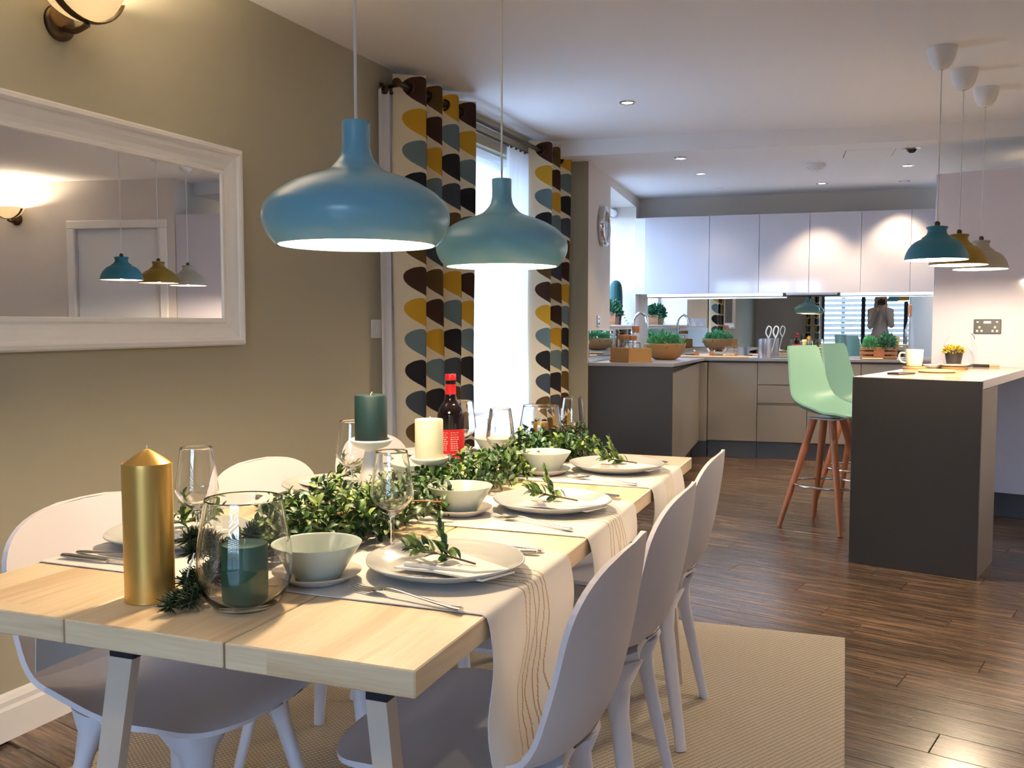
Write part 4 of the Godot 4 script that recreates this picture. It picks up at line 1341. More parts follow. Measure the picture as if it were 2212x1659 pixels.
func chairs() -> void:
	var t := thing("dining_chair", "pale moulded dining chair at the near place on the mirror side", "chair", loc(TT, -1.268, 0.0092, -1.482), "pale moulded dining chairs")
	var prof := smooth([Vector2(-0.262, 0.797), Vector2(-0.258, 0.74), Vector2(-0.248, 0.66), Vector2(-0.233, 0.575), Vector2(-0.212, 0.505), Vector2(-0.175, 0.458), Vector2(-0.115, 0.435), Vector2(-0.03, 0.428), Vector2(0.07, 0.432), Vector2(0.16, 0.438), Vector2(0.215, 0.438), Vector2(0.235, 0.432)], 5)
	var arc := [0.0]
	for k in range(1, prof.size()):
		arc.append(arc[k - 1] + prof[k].distance_to(prof[k - 1]))
	var total: float = arc[arc.size() - 1]
	# rows closer together towards the rounded ends
	var stops := []
	for k in 13:
		stops.append(0.13 * (1.0 - cos(PI * 0.5 * k / 12.0)))
	for k in range(1, 20):
		stops.append(lerpf(0.13, total - 0.15, k / 19.0))
	for k in range(1, 13):
		stops.append(total - 0.15 * (1.0 - sin(PI * 0.5 * k / 12.0)))
	var cut := -1
	var rows := []
	for s in stops:
		var i := 0
		while i < arc.size() - 2 and arc[i + 1] < s:
			i += 1
		var c: Vector2 = prof[i].lerp(prof[i + 1], clampf((s - arc[i]) / (arc[i + 1] - arc[i]), 0.0, 1.0))
		var hw := 0.234
		if s < 0.13:
			hw *= pow(maxf(0.0, 1.0 - pow(1.0 - s / 0.13, 2.6)), 1.0 / 2.9)
		var e: float = total - s
		if e < 0.15:
			hw *= pow(maxf(0.0, 1.0 - pow(1.0 - e / 0.15, 3.0)), 1.0 / 3.0)
		hw -= 0.010 * exp(-pow((s - 0.42) / 0.08, 2.0))
		hw += 0.004 * smoothstep(0.05, 0.25, s) - 0.012 * smoothstep(0.42, 0.6, s)
		var a: Vector2 = prof[maxi(i - 1, 0)]
		var b: Vector2 = prof[mini(i + 2, prof.size() - 1)]
		var d := (b - a).normalized()
		var nn := Vector2(-d.y, d.x)
		var curve := lerpf(0.034, 0.050, smoothstep(0.0, 0.36, s))
		curve = lerpf(curve, 0.014, smoothstep(0.40, 0.62, s))
		curve = lerpf(curve, -0.006, smoothstep(total - 0.14, total, s))
		var line := []
		for j in 25:
			var w := sin((j / 12.0 - 1.0) * PI / 2.0)
			var off := curve * w * w * pow(hw / 0.234, 2.0)
			line.append(Vector3(c.x + nn.x * off, c.y + nn.y * off, w * hw))
		rows.append(line)
		if c.y < 0.474 and cut < 0:
			cut = rows.size() - 1
	obj("backrest", MB.new().sheet(rows.slice(0, cut + 1), 0.010), mats["chair plastic"], t)
	obj("seat", MB.new().sheet(rows.slice(cut), 0.010), mats["chair plastic"], t)
	# frame below the seat, rising to the foot of the back
	var fr := []
	for k in 13:
		var u := k / 12.0
		var x := lerpf(-0.160, 0.17, u)
		var y := 0.4135 + 0.022 * pow(maxf(0.0, 1.0 - u * 2.6), 2.0) + 0.006 * u
		var hw := 0.06 + 0.105 * pow(sin(PI * clampf(u * 0.93 + 0.07, 0, 1)), 0.7)
		var line := []
		for j in 9:
			var w := j / 4.0 - 1.0
			line.append(Vector3(x - 0.012 * w * w, y - 0.004 * w * w, w * hw))
		fr.append(line)
	obj("seat_frame", MB.new().sheet(fr, 0.022), mats["chair plastic"], t)
	var slot := []
	for j in range(9, 16):
		slot.append(rows[cut][j] + Vector3(-0.0042, -0.0042, 0))
	obj("slot", MB.new().tube(slot, 0.0028, 6), mats["plinth"], t)
	for q in [[-1, -1], [-1, 1], [1, -1], [1, 1]]:
		var top := Vector3(-0.12 if q[0] < 0 else 0.115, 0.415, q[1] * 0.115)
		var foot := Vector3(-0.195 if q[0] < 0 else 0.20, 0.0, q[1] * 0.195)
		var ps := []
		var rs := []
		for k in 9:
			var u := k / 8.0
			ps.append(top.lerp(foot, u))
			rs.append(0.0155 + 0.011 * (1.0 - u) + 0.045 * pow(1.0 - minf(u / 0.22, 1.0), 2.0))
		obj("leg", MB.new().tube(ps, rs, 16, 0.72, Vector3(q[0], 0, q[1]).normalized()), mats["chair plastic"], t)
	var defs := [
		[-1.262, -2.06, 0.0, "pale moulded dining chair at the middle place on the mirror side"],
		[-1.262, -2.64, 0.0, "pale moulded dining chair at the far place on the window side"],
		[-0.615, -1.50, 180.0, "pale moulded dining chair in front, its back to the kitchen aisle"],
		[-0.62, -2.06, 180.0, "pale moulded dining chair at the middle place on the aisle side"],
		[-0.635, -2.65, 180.0, "pale moulded dining chair at the far end on the aisle side"],
	]
	for d in defs:
		dup(t, loc(TT, d[0], 0.0092, d[1], d[2]), d[3])

func lamps() -> void:
	# two large pendants over the table
	var k := 1.889e-4
	var base := [[1425, 853], [1400, 880], [1330, 940], [1230, 990], [1120, 1008], [1000, 980], [900, 898], [830, 803], [760, 683], [700, 540], [655, 400], [610, 298], [550, 233], [480, 180], [400, 156], [330, 148], [200, 148], [104, 148], [97, 141]]
	var pts := []
	for p in base:
		pts.append(p[1] * k)
		pts.append((1425 - p[0]) * k)
	var outer := smooth2(pts, 3)
	var inner := PackedVector2Array()
	for p in outer:
		if p.y < 0.16:
			inner.append(Vector2(p.x - 0.003, p.y + (0.001 if p.y < 0.001 else 0.0) - 0.002 * smoothstep(0.06, 0.12, p.y)))
	inner.append(Vector2(0, 0.155))
	for q in 2:
		var x: Transform3D = [loc(TT, -0.977, 1.33, -1.677), loc(TT, -0.985, 1.335, -2.51)][q]
		var t := thing("pendant_lamp", ["large blue pendant lamp over the near half of the table", "large blue pendant lamp over the far half of the table"][q], "pendant lamp", x, "blue pendants over the table")
		obj("shade", MB.new().lathe(outer, 72), mats["lamp blue"], t)
		obj("lining", MB.new().lathe(inner, 72), mats["lamp lining"], t)
		obj("flex", MB.new().tube([Vector3(0, 0.24, 0), Vector3(0, 1.06, 0)], 0.0032, 8), mats["flex"], t)
		obj("ceiling_rose", MB.new().at(0, 1.03, 0).lathe(smooth2([0.008, 0, 0.03, 0.002, 0.045, 0.012, 0.048, 0.028], 3), 24), mats["white satin"], t)
		obj("bulb", MB.new().at(0, 0.09, 0).lathe(smooth2([0, -0.047, 0.028, -0.038, 0.045, 0.0, 0.030, 0.034, 0.014, 0.055, 0.0, 0.06], 4), 20), mats["warm bulb"], t)
		omni(Vector3(0, 0.085, 0), WARM, DINING_E, 0.04, t)
	# three small pendants over the peninsula
	var sp := [[0.133, 0.0], [0.132, 0.010], [0.1295, 0.022], [0.1235, 0.0386], [0.116, 0.053], [0.106, 0.067], [0.094, 0.078], [0.080, 0.0865], [0.067, 0.092], [0.0635, 0.0935], [0.061, 0.1], [0.052, 0.106], [0.043, 0.114], [0.0395, 0.124], [0.0390, 0.132], [0.041, 0.138], [0.0445, 0.141], [0.0445, 0.147], [0.034, 0.150], [0.012, 0.151]]
	var so := PackedVector2Array()
	var si := PackedVector2Array()
	for p in sp:
		so.append(Vector2(p[0], p[1]))
		if p[1] < 0.12:
			si.append(Vector2(p[0] - 0.003, p[1] - (0.0 if p[1] < 0.001 else 0.003)))
	si.append(Vector2(0, 0.118))
	var cols := ["lamp teal", "lamp mustard", "lamp stone"]
	var spots := [Vector3(0.118, 1.457, -4.59), Vector3(0.228, 1.457, -5.03), Vector3(0.352, 1.457, -5.455)]
	var labels := ["small teal pendant lamp, first in the row over the peninsula", "small mustard pendant lamp in the middle of the row over the peninsula", "small stone-coloured pendant lamp, last in the row over the peninsula"]
	for q in 3:
		var t := thing("pendant_lamp", labels[q], "pendant lamp", Transform3D(Basis.IDENTITY, spots[q]), "small pendants over the peninsula")
		obj("shade", MB.new().lathe(so, 56, 50.0), mats[cols[q]], t)
		obj("lining", MB.new().lathe(si, 56, 50.0), mats["lamp lining"], t)
		obj("lamp_holder", MB.new().lathe(P2([0.0, 0.146, 0.012, 0.150, 0.012, 0.166, 0.006, 0.172, 0, 0.172]), 14), mats["bronze"], t)
		obj("flex", MB.new().tube([Vector3(0, 0.16, 0), Vector3(0, 0.90, 0)], 0.0026, 8), mats["flex"], t)
		obj("ceiling_rose", MB.new().at(0, 0.836, 0).lathe(smooth2([0.008, 0.0, 0.028, 0.006, 0.048, 0.032, 0.058, 0.066, 0.062, 0.097], 4), 32), mats["white satin"], t)
		obj("bulb", MB.new().at(0, 0.03, 0).lathe(smooth2([0, -0.024, 0.016, -0.019, 0.026, 0.0, 0.016, 0.024, 0.0, 0.03], 4), 18), mats["warm bulb"], t)
		omni(Vector3(0, 0.022, 0), SOFT, BAR_E, 0.02, t)

# ---------------------------------------------------------------- the laid table (all in the table's frame)
func fork_mesh() -> MB:  # tines towards -x, handle towards +x, lying on y = 0
	var b := MB.new()
	b.tube(smooth([Vector3(-0.035, 0.010, 0), Vector3(-0.015, 0.013, 0), Vector3(0.04, 0.008, 0), Vector3(0.10, 0.0035, 0), Vector3(0.122, 0.0035, 0)], 4), [0.0045, 0.004, 0.0034, 0.003, 0.0029, 0.0029, 0.003, 0.0033, 0.0036, 0.004, 0.0045, 0.005, 0.0058, 0.0068, 0.0078, 0.0084, 0.0072], 10, 0.38, Vector3.UP)
	var rows := []
	for k in 7:
		var u := k / 6.0
		var x := lerpf(-0.03, -0.062, u)
		var hw := 0.0035 + 0.0085 * pow(sin(PI * 0.5 * minf(u * 1.3, 1.0)), 0.8)
		rows.append([Vector3(x, 0.0095 - 0.005 * u, -hw), Vector3(x, 0.0080 - 0.005 * u, 0), Vector3(x, 0.0095 - 0.005 * u, hw)])
	b.sheet(rows, 0.002)
	for k in 4:
		var z := (k - 1.5) * 0.0068
		b.tube(smooth([Vector3(-0.060, 0.0042, z), Vector3(-0.080, 0.003, z), Vector3(-0.100, 0.0065, z * 0.92)], 3), [0.0022, 0.0021, 0.002, 0.002, 0.0018, 0.0016, 0.0011], 8, 0.6, Vector3.UP)
	return b

func knife_mesh() -> MB:  # blade towards -x
	var b := MB.new()
	b.tube(smooth([Vector3(0.0, 0.005, 0), Vector3(0.05, 0.005, 0), Vector3(0.105, 0.006, 0)], 4), [0.0052, 0.0058, 0.0064, 0.0068, 0.0072, 0.0076, 0.0078, 0.0078, 0.0062], 10, 0.55, Vector3.UP)
	b.extrude(P2([0.004, -0.006, -0.02, -0.008, -0.08, -0.009, -0.105, -0.006, -0.113, 0.003, -0.10, 0.0075, -0.02, 0.007, 0.004, 0.005]), 0.0, 0.0016)
	return b

func spoon_mesh() -> MB:  # bowl towards -x
	var b := MB.new()
	b.tube(smooth([Vector3(-0.04, 0.008, 0), Vector3(-0.02, 0.011, 0), Vector3(0.04, 0.007, 0), Vector3(0.095, 0.0035, 0)], 4), [0.004, 0.0036, 0.0032, 0.003, 0.003, 0.0032, 0.0036, 0.004, 0.005, 0.006, 0.0072, 0.008, 0.0066], 10, 0.38, Vector3.UP)
	var rows := []
	for k in 11:
		var u := k / 10.0
		var hw := 0.019 * sqrt(maxf(0.0, 1.0 - pow(2.0 * u - 1.0, 2.0))) + 0.0006
		var line := []
		for j in 9:
			var w := j / 4.0 - 1.0
			line.append(Vector3(lerpf(-0.036, -0.092, u), 0.0075 - 0.0055 * (1.0 - w * w) * sin(PI * u), w * hw))
		rows.append(line)
	b.sheet(rows, 0.0016)
	return b

func runner_shape(zc: float, sd: int) -> MB:
	var nz := noise(100 + sd, 1.3, 2)
	var path := []   # (x, y) along the cloth
	var y := TOP + 0.0022
	for k in 14:
		path.append(Vector2(-1.4075, lerpf(0.53, TOP - 0.012, k / 13.0)))
	path.append(Vector2(-1.404, TOP - 0.002))
	path.append(Vector2(-1.396, y))
	for k in 30:
		path.append(Vector2(lerpf(-1.38, -0.54, k / 29.0), y))
	path.append(Vector2(-0.524, y))
	path.append(Vector2(-0.5155, TOP - 0.002))
	for k in 18:
		path.append(Vector2(-0.5115 + 0.006 * sin(k * 0.45), lerpf(TOP - 0.012, 0.455, k / 17.0)))
	var run := [0.0]
	for k in range(1, path.size()):
		run.append(run[k - 1] + path[k].distance_to(path[k - 1]))
	var rows := []
	var uvs := []
	for k in path.size():
		var line := []
		var line2 := []
		var drop := clampf((TOP - path[k].y) / 0.28, 0.0, 1.0)
		for j in 21:
			var w := j / 20.0
			var z := zc + 0.2 - 0.4 * w
			var out := drop * (0.014 * sin(w * 9.0 + sd * 2.0 + drop) + 0.012 * nz.get_noise_2d(w * 1.2, path[k].y * 1.5) + 0.006)
			if path[k].x < -1.0:
				out = -absf(out) * 0.3
			line.append(Vector3(path[k].x + out, path[k].y + (0.0 if drop > 0.0 else 0.0006 * nz.get_noise_2d(path[k].x * 3.0, z * 3.0)), z + drop * 0.02 * (0.5 - w) - drop * drop * 0.0))
			line2.append(Vector2(w, run[k] / run[run.size() - 1]))
		rows.append(line)
		uvs.append(line2)
	return MB.new().sheet(rows, 0.0016, uvs)

func sprig_node(label: String) -> Node3D:
	var t := thing("sprig", label, "sprig", Transform3D.IDENTITY, "leafy sprigs on the plates")
	var stem := smooth([Vector3(0.045, 0.003, 0.006), Vector3(0.015, 0.008, 0.002), Vector3(-0.02, 0.014, 0.0), Vector3(-0.05, 0.024, 0.004)], 5)
	obj("stem", MB.new().tube(stem, 0.0016, 6), mats["twig"], t)
	var side := smooth([Vector3(0.0, 0.011, 0.0), Vector3(-0.012, 0.032, -0.012), Vector3(-0.018, 0.058, -0.02)], 5)
	obj("side_stem", MB.new().tube(side, 0.0012, 6), mats["twig"], t)
	var leaf := [leaf_shape(0.48, 0.10).mesh(), leaf_shape(0.34, 0.06).mesh()]
	var r := RandomNumberGenerator.new()
	r.seed = 301
	var names := ["leaf mid", "leaf deep", "leaf light", "leaf mid"]
	var side2 := smooth([Vector3(-0.01, 0.012, 0.0), Vector3(-0.03, 0.02, 0.022), Vector3(-0.05, 0.03, 0.034)], 5)
	obj("side_stem", MB.new().tube(side2, 0.0012, 6), mats["twig"], t)
	for k in 46:
		var on: Array = stem if k < 20 else (side if k < 34 else side2)
		var u: float = (0.3 + 0.7 * k / 19.0) if k < 20 else (0.15 + 0.85 * ((k - 20) % 13) / 12.0)
		var p: Vector3 = on[int(minf(u, 1.0) * (on.size() - 1))]
		var ahead: Vector3 = (on[on.size() - 1] - on[0]).normalized()
		var turn := TAU * (k * 0.38)
		var d: Vector3 = (ahead * 0.75 + Vector3(0, cos(turn) * 0.7 + 0.3, sin(turn) * 0.9)).normalized()
		if p.y + d.y * 0.02 < 0.003:
			d.y = absf(d.y)
		var o := obj_mesh("leaf", leaf[k % 2], mats[names[k % 4]], t)
		o.transform = Transform3D(Basis.looking_at(-d, Vector3(0.05, 0.9, 0.2)).rotated(d, r.randf_range(-0.7, 0.7)).scaled(Vector3.ONE * r.randf_range(0.017, 0.028)), p)
	return t

func place_settings() -> void:
	var zr := [-1.452, -1.993, -2.60]
	var rl := ["white linen runner with gold lines across the near end of the table", "white linen runner with gold lines across the middle of the table", "white linen runner with gold lines across the far end of the table"]
	for k in 3:
		var o := obj("table_runner", runner_shape(zr[k], k), mats["runner linen"])
		o.transform = TT
		tag(o, rl[k], "runner", "white linen runners")
	var side_word := ["aisle side", "mirror side"]
	var place_word := ["near", "middle", "far"]
	var plate_m := MB.new().lathe(smooth2([0, 0.004, 0.075, 0.0, 0.088, 0.001, 0.12, 0.011, 0.138, 0.021, 0.1395, 0.0225, 0.137, 0.024, 0.118, 0.0155, 0.086, 0.0065, 0, 0.0075], 4), 64, 50.0, wave(64, 0.012, 6.0)).mesh()
	var bowl_m := MB.new().lathe(smooth2([0, 0.0035, 0.033, 0.002, 0.036, 0.0, 0.040, 0.004, 0.058, 0.034, 0.0735, 0.0575, 0.073, 0.059, 0.0705, 0.058, 0.055, 0.036, 0.036, 0.010, 0, 0.008], 4), 56, 50.0).mesh()
	var saucer_m := MB.new().lathe(smooth2([0, 0.002, 0.042, 0.0, 0.055, 0.005, 0.072, 0.0145, 0.0715, 0.0165, 0.053, 0.009, 0.04, 0.0045, 0, 0.0045], 4), 48, 50.0).mesh()
	var nk := MB.new()
	var q0 := [Vector3(-0.075, 0.0, 0.055), Vector3(-0.025, 0.0, -0.075), Vector3(0.125, 0.0, -0.005), Vector3(0.098, 0.0, 0.066), Vector3(0.0, 0.0, 0.05)]
	var q1 := []
	for p in q0:
		q1.append(p + Vector3(0, 0.0035, 0))
	nk.loft(q0, q1)
	var q2 := [Vector3(-0.062, 0.0037, 0.045), Vector3(-0.022, 0.0037, -0.065), Vector3(0.118, 0.0037, -0.002), Vector3(0.07, 0.0037, 0.035)]
	var q3 := []
	for p in q2:
		q3.append(p + Vector3(0, 0.003 + (0.004 if p.x < 0 else 0.0), 0))
	nk.loft(q2, q3)
	var nk_m := nk.mesh()
	var fork := fork_mesh().mesh()
	var knife := knife_mesh().mesh()
	var spoon := spoon_mesh().mesh()
	var sp0: Node3D = null
	var zc := [-1.454, -2.048, -2.654]
	for s in 2:
		for k in 3:
			var where: String = "%s place on the %s" % [place_word[k], side_word[s]]
			var z: float = zc[k] if s == 0 else [-1.47, -2.06, -2.66][k]
			var dir := 1.0 if s == 0 else -1.0
			var f := loc(TT, -0.677 if s == 0 else -1.268, TOP + 0.0042, z, 0.0 if s == 0 else 180.0)
			var pl := obj_mesh("dinner_plate", plate_m, mats["ceramic grey"])
			pl.transform = f
			tag(pl, "pale grey dinner plate at the " + where, "plate", "pale grey dinner plates")
			var na := obj_mesh("napkin", nk_m, mats["napkin"])
			na.transform = f * Transform3D(Basis(Vector3.UP, 0.06 * (k - 1)), Vector3(0.01, 0.0118, 0.012))
			tag(na, "folded white napkin on the plate at the " + where, "napkin", "folded napkins")
			var sl := "leafy sprig on the napkin at the " + where
			var sx: Transform3D = f * Transform3D(Basis(Vector3.UP, 0.1 + 0.25 * k).scaled(Vector3.ONE * 1.2), Vector3(0.012, 0.0192, 0.02))
			if sp0 == null:
				sp0 = sprig_node(sl)
				sp0.transform = sx
			else:
				dup(sp0, sx, sl)
			var bf := loc(TT, -0.853 if s == 0 else -1.105, TOP + 0.0042, [-1.322, -1.912, -2.516][k] if s == 0 else [-1.62, -2.2, -2.77][k])
			var sa := obj_mesh("saucer", saucer_m, mats["saucer"])
			sa.transform = bf
			tag(sa, "pale saucer under the bowl at the " + where, "saucer", "saucers under the bowls")
			var bo := obj_mesh("bowl", bowl_m, mats["ceramic sage"])
			bo.transform = bf.translated(Vector3(0, 0.0046, 0))
			tag(bo, "pale sage bowl on a saucer at the " + where, "bowl", "pale sage bowls")
			var fx := [Transform3D.IDENTITY, Transform3D.IDENTITY, Transform3D.IDENTITY]
			if s == 0:
				fx[0] = loc(TT, -0.676, TOP + 0.004, [-1.278, -1.868, -2.447][k], [-13.0, -20.0, -18.0][k])
				fx[1] = loc(TT, -0.668, TOP + 0.004, z - 0.157, 2.0)
				fx[2] = loc(TT, -0.662, TOP + 0.004, z - 0.182 + 0.05, 2.0)
				fx[2] = loc(TT, -0.655, TOP + 0.004, z - 0.180, 1.0)
			else:
				fx[0] = loc(TT, -1.27, TOP + 0.004, z - 0.165, 180.0)
				fx[1] = loc(TT, -1.27, TOP + 0.004, z + 0.186, 181.0)
				fx[2] = loc(TT, -1.28, TOP + 0.004, z + 0.150, 181.0)
			var ms := [fork, knife, spoon]
			var nm := ["fork", "knife", "spoon"]
			for c in 3:
				var o := obj_mesh(nm[c], ms[c], mats["cutlery steel"])
				o.transform = fx[c]
				tag(o, "steel %s on the runner at the %s" % [nm[c], where], nm[c], "steel %ss on the runners" % nm[c])
	# small card with a handwritten-looking name, propped on the far side
	var pc := thing("place_card", "small white folded place card with black lettering on the mirror side", "card", loc(TT, -1.215, TOP + 0.004, -2.38, 20))
	obj("front", MB.new().loft([Vector3(-0.035, 0, 0.0), Vector3(0.035, 0, 0.0), Vector3(0.035, 0, 0.001), Vector3(-0.035, 0, 0.001)], [Vector3(-0.035, 0.042, -0.012), Vector3(0.035, 0.042, -0.012), Vector3(0.035, 0.042, -0.011), Vector3(-0.035, 0.042, -0.011)]), mats["napkin"], pc)
	obj("back", MB.new().loft([Vector3(-0.035, 0, -0.025), Vector3(0.035, 0, -0.025), Vector3(0.035, 0, -0.024), Vector3(-0.035, 0, -0.024)], [Vector3(-0.035, 0.042, -0.0135), Vector3(0.035, 0.042, -0.0135), Vector3(0.035, 0.042, -0.0125), Vector3(-0.035, 0.042, -0.0125)]), mats["napkin"], pc)
	var tm := TextMesh.new()
	tm.text = "Re:"
	var sf := SystemFont.new()
	sf.font_names = PackedStringArray(["Droid Serif"])
	sf.font_italic = true
	tm.font = sf
	tm.font_size = 16
	tm.pixel_size = 0.0014
	tm.depth = 0.0004
	var lt := obj_mesh("lettering", tm, mats["camera black"], pc)
	lt.transform = Transform3D(Basis(Vector3.RIGHT, -0.28), Vector3(0.0, 0.02, -0.0042))

func wine_glass(x: Transform3D, label: String, wine := false) -> void:
	var t := thing("wine_glass", label, "wine glass", x, "wine glasses on the table")
	var g := MB.new()
	g.lathe(smooth2([0, 0.0, 0.030, 0.0004, 0.0365, 0.0012, 0.0368, 0.0026, 0.030, 0.0036, 0.012, 0.0065, 0.0048, 0.014, 0.0036, 0.03, 0.0036, 0.055, 0.0052, 0.068, 0.012, 0.075, 0.029, 0.089, 0.0405, 0.108, 0.0405, 0.122, 0.0365, 0.152, 0.0305, 0.192, 0.0298, 0.1925, 0.0293, 0.192, 0.0352, 0.152, 0.0391, 0.122, 0.0391, 0.108, 0.028, 0.0905, 0.011, 0.0785, 0, 0.077], 4), 40, 60.0)
	obj("glass", g, mats["solid glass"], t)

func centrepiece() -> void:
	var gc := thing("gold_candle", "tall gold pillar candle at the near end of the table", "candle", loc(TT, -1.05, TOP, -1.147))
	obj("body", MB.new().lathe(smooth2([0, 0.0, 0.035, 0.0, 0.0378, 0.003, 0.038, 0.01, 0.038, 0.11, 0.038, 0.209, 0.0374, 0.2145, 0.0355, 0.217, 0.02, 0.229, 0.006, 0.238, 0.0, 0.240], 4), 56), mats["gold candle"], gc)
	obj("wick", MB.new().tube([Vector3(0, 0.238, 0), Vector3(0.001, 0.245, 0)], 0.0013, 6), mats["wick"], gc)
	# hurricane vases
	for k in 2:
		var x: Transform3D = [loc(TT, -0.882, TOP, -1.165), loc(TT, -0.985, TOP, -2.86)][k]
		var t := thing("hurricane_vase", ["clear glass hurricane vase holding the green candle, near end of the table", "clear glass hurricane vase with a gold candle at the far end"][k], "vase", x, "glass hurricane vases")
		obj("glass", MB.new().lathe(smooth2([0, 0.0006, 0.036, 0.0006, 0.048, 0.006, 0.064, 0.028, 0.0715, 0.06, 0.070, 0.10, 0.063, 0.14, 0.0585, 0.168, 0.0575, 0.1685, 0.0568, 0.168, 0.0612, 0.14, 0.0682, 0.10, 0.0697, 0.06, 0.062, 0.03, 0.046, 0.011, 0.034, 0.0048, 0, 0.0048], 4), 56, 60.0), mats["solid glass"], t)
		var c := thing("pillar_candle", ["dark green ribbed candle inside the near hurricane vase", "short gold candle inside the far hurricane vase"][k], "candle", x.translated_local(Vector3(0, 0.0052, 0)))
		var r := 0.0345 if k == 0 else 0.024
		var h := 0.094 if k == 0 else 0.11
		obj("body", MB.new().lathe(P2([0, 0, r * 0.98, 0, r, 0.002, r, h - 0.002, r * 0.97, h, r * 0.6, h - 0.001, 0, h - 0.0015]), 192, 30.0, wave(192, 0.012, 48.0)), mats["green candle in glass" if k == 0 else "gold candle"], c)
		obj("wick", MB.new().tube([Vector3(0, h - 0.002, 0), Vector3(0.001, h + 0.007, 0)], 0.0012, 6), mats["wick"], c)
	# candle stands with pillar candles
	var hs := [0.163, 0.0915]
	var defs := [[-1.075, -1.90, "taller white turned candle stand behind the foliage"], [-1.04, -2.137, "shorter white turned candle stand beside the wine bottle"]]
	for k in 2:
		var h: float = hs[k]
		var x := loc(TT, defs[k][0], TOP, defs[k][1])
		var t := thing("candle_stand", defs[k][2], "candle stand", x, "white candle stands")
		var p := []
		if k == 0:
			p = [0.040, 0.0, 0.041, 0.006, 0.034, 0.013, 0.020, 0.020, 0.024, 0.034, 0.0275, 0.056, 0.026, 0.085, 0.021, 0.112, 0.0165, 0.132, 0.0155, 0.140, 0.018, 0.146]
		else:
			p = [0.038, 0.0, 0.039, 0.005, 0.032, 0.011, 0.022, 0.016, 0.0255, 0.026, 0.0265, 0.038, 0.0215, 0.052, 0.0165, 0.062, 0.0165, 0.068, 0.020, 0.074]
		p = [0.0, 0.0] + p
		p += [0.0, h - 0.017]
		obj("stem", MB.new().lathe(smooth2(p, 4), 40), mats["ceramic white"], t)
		obj("dish", MB.new().lathe(smooth2([0, h - 0.019, 0.022, h - 0.019, 0.040, h - 0.012, 0.0485, h - 0.002, 0.0488, h + 0.003, 0.0465, h + 0.003, 0.044, h - 0.003, 0.038, h - 0.005, 0, h - 0.005], 3), 48), mats["ceramic white"], t)
		var c := thing("pillar_candle", ["dark teal ribbed pillar candle on the taller white stand", "cream pillar candle on the shorter white stand"][k], "candle", x.translated_local(Vector3(0, h - 0.0048, 0)))
		var r := [0.0375, 0.0362][k] as float
		var ch := [0.112, 0.105][k] as float
		obj("body", MB.new().lathe(P2([0, 0, r * 0.98, 0, r, 0.002, r, ch - 0.003, r * 0.96, ch, r * 0.5, ch - 0.001, 0, ch - 0.002]), 208 if k == 0 else 56, 40.0, wave(208, 0.010, 52.0) if k == 0 else []), mats["green candle" if k == 0 else "cream candle"], c)
		obj("wick", MB.new().tube([Vector3(0, ch - 0.003, 0), Vector3(0.001, ch + 0.003, 0), Vector3(0.004, ch + 0.006, 0)], 0.0014, 6), mats["wick"], c)
	# wine bottle
	var bt := thing("wine_bottle", "dark wine bottle with a red label and red capsule", "bottle", loc(TT, -1.121, TOP, -2.448))
	obj("glass", MB.new().lathe(smooth2([0, 0.004, 0.03, 0.001, 0.037, 0.003, 0.0393, 0.012, 0.0393, 0.10, 0.0393, 0.158, 0.0375, 0.178, 0.030, 0.196, 0.0205, 0.210, 0.0160, 0.226, 0.0148, 0.245, 0.0146, 0.288, 0, 0.289], 4), 48), mats["bottle glass"], bt)
	obj("capsule", MB.new().lathe(P2([0.0153, 0.226, 0.0153, 0.272, 0.0159, 0.273, 0.0159, 0.289, 0.0150, 0.2905, 0, 0.2905]), 36), mats["capsule red"], bt)
	var lb := []
	var lu := []
	for k in 2:
		var line := []
		var line2 := []
		for j in 49:
			var a := TAU * j / 48.0
			line.append(Vector3(cos(a) * 0.0397, 0.018 if k == 0 else 0.132, sin(a) * 0.0397))
			line2.append(Vector2(fposmod(0.0 - j / 48.0 * 2.0, 2.0001), 1.0 - k))
		lb.append(line)
		lu.append(line2)
	var lab := obj("label", MB.new().sheet(lb, 0.0, lu), mats["bottle label"], bt)
	lab.rotation.y = 0.35
	var gl := [
		[-1.212, -1.457, "wine glass behind the gold candle at the near end"],
		[-1.185, -2.00, "wine glass behind the taller white candle stand"],
		[-0.832, -1.548, "wine glass in front of the foliage, between the first two bowls"],
		[-1.175, -2.66, "wine glass half hidden behind the wine bottle"],
		[-0.962, -2.44, "wine glass right of the wine bottle, in front of the window"],
		[-0.893, -2.915, "wine glass furthest along, beside the far hurricane vase"],
	]
	for g in gl:
		wine_glass(loc(TT, g[0], TOP + 0.0005, g[1]), g[2])
	garland()
	# battery box of a light string
	var bb := thing("battery_box", "small clear grey battery box beside the gold candle", "battery box", loc(TT, -0.985, TOP, -1.148, -28))
	obj("case", MB.new().box(Vector3(0, 0.0085, 0), Vector3(0.048, 0.017, 0.034), 0.003), M("grey plastic", rgb(150, 146, 140), 0.2), bb)
	obj("switch", MB.new().box(Vector3(0.012, 0.0185, 0.006), Vector3(0.012, 0.004, 0.008), 0.001), mats["table black"], bb)
	obj("lead", MB.new().tube(smooth([Vector3(-0.005, 0.016, 0.0), Vector3(0.004, 0.03, -0.002), Vector3(0.002, 0.05, -0.008), Vector3(-0.004, 0.075, -0.02)], 5), 0.0013, 6), mats["ceramic white"], bb)

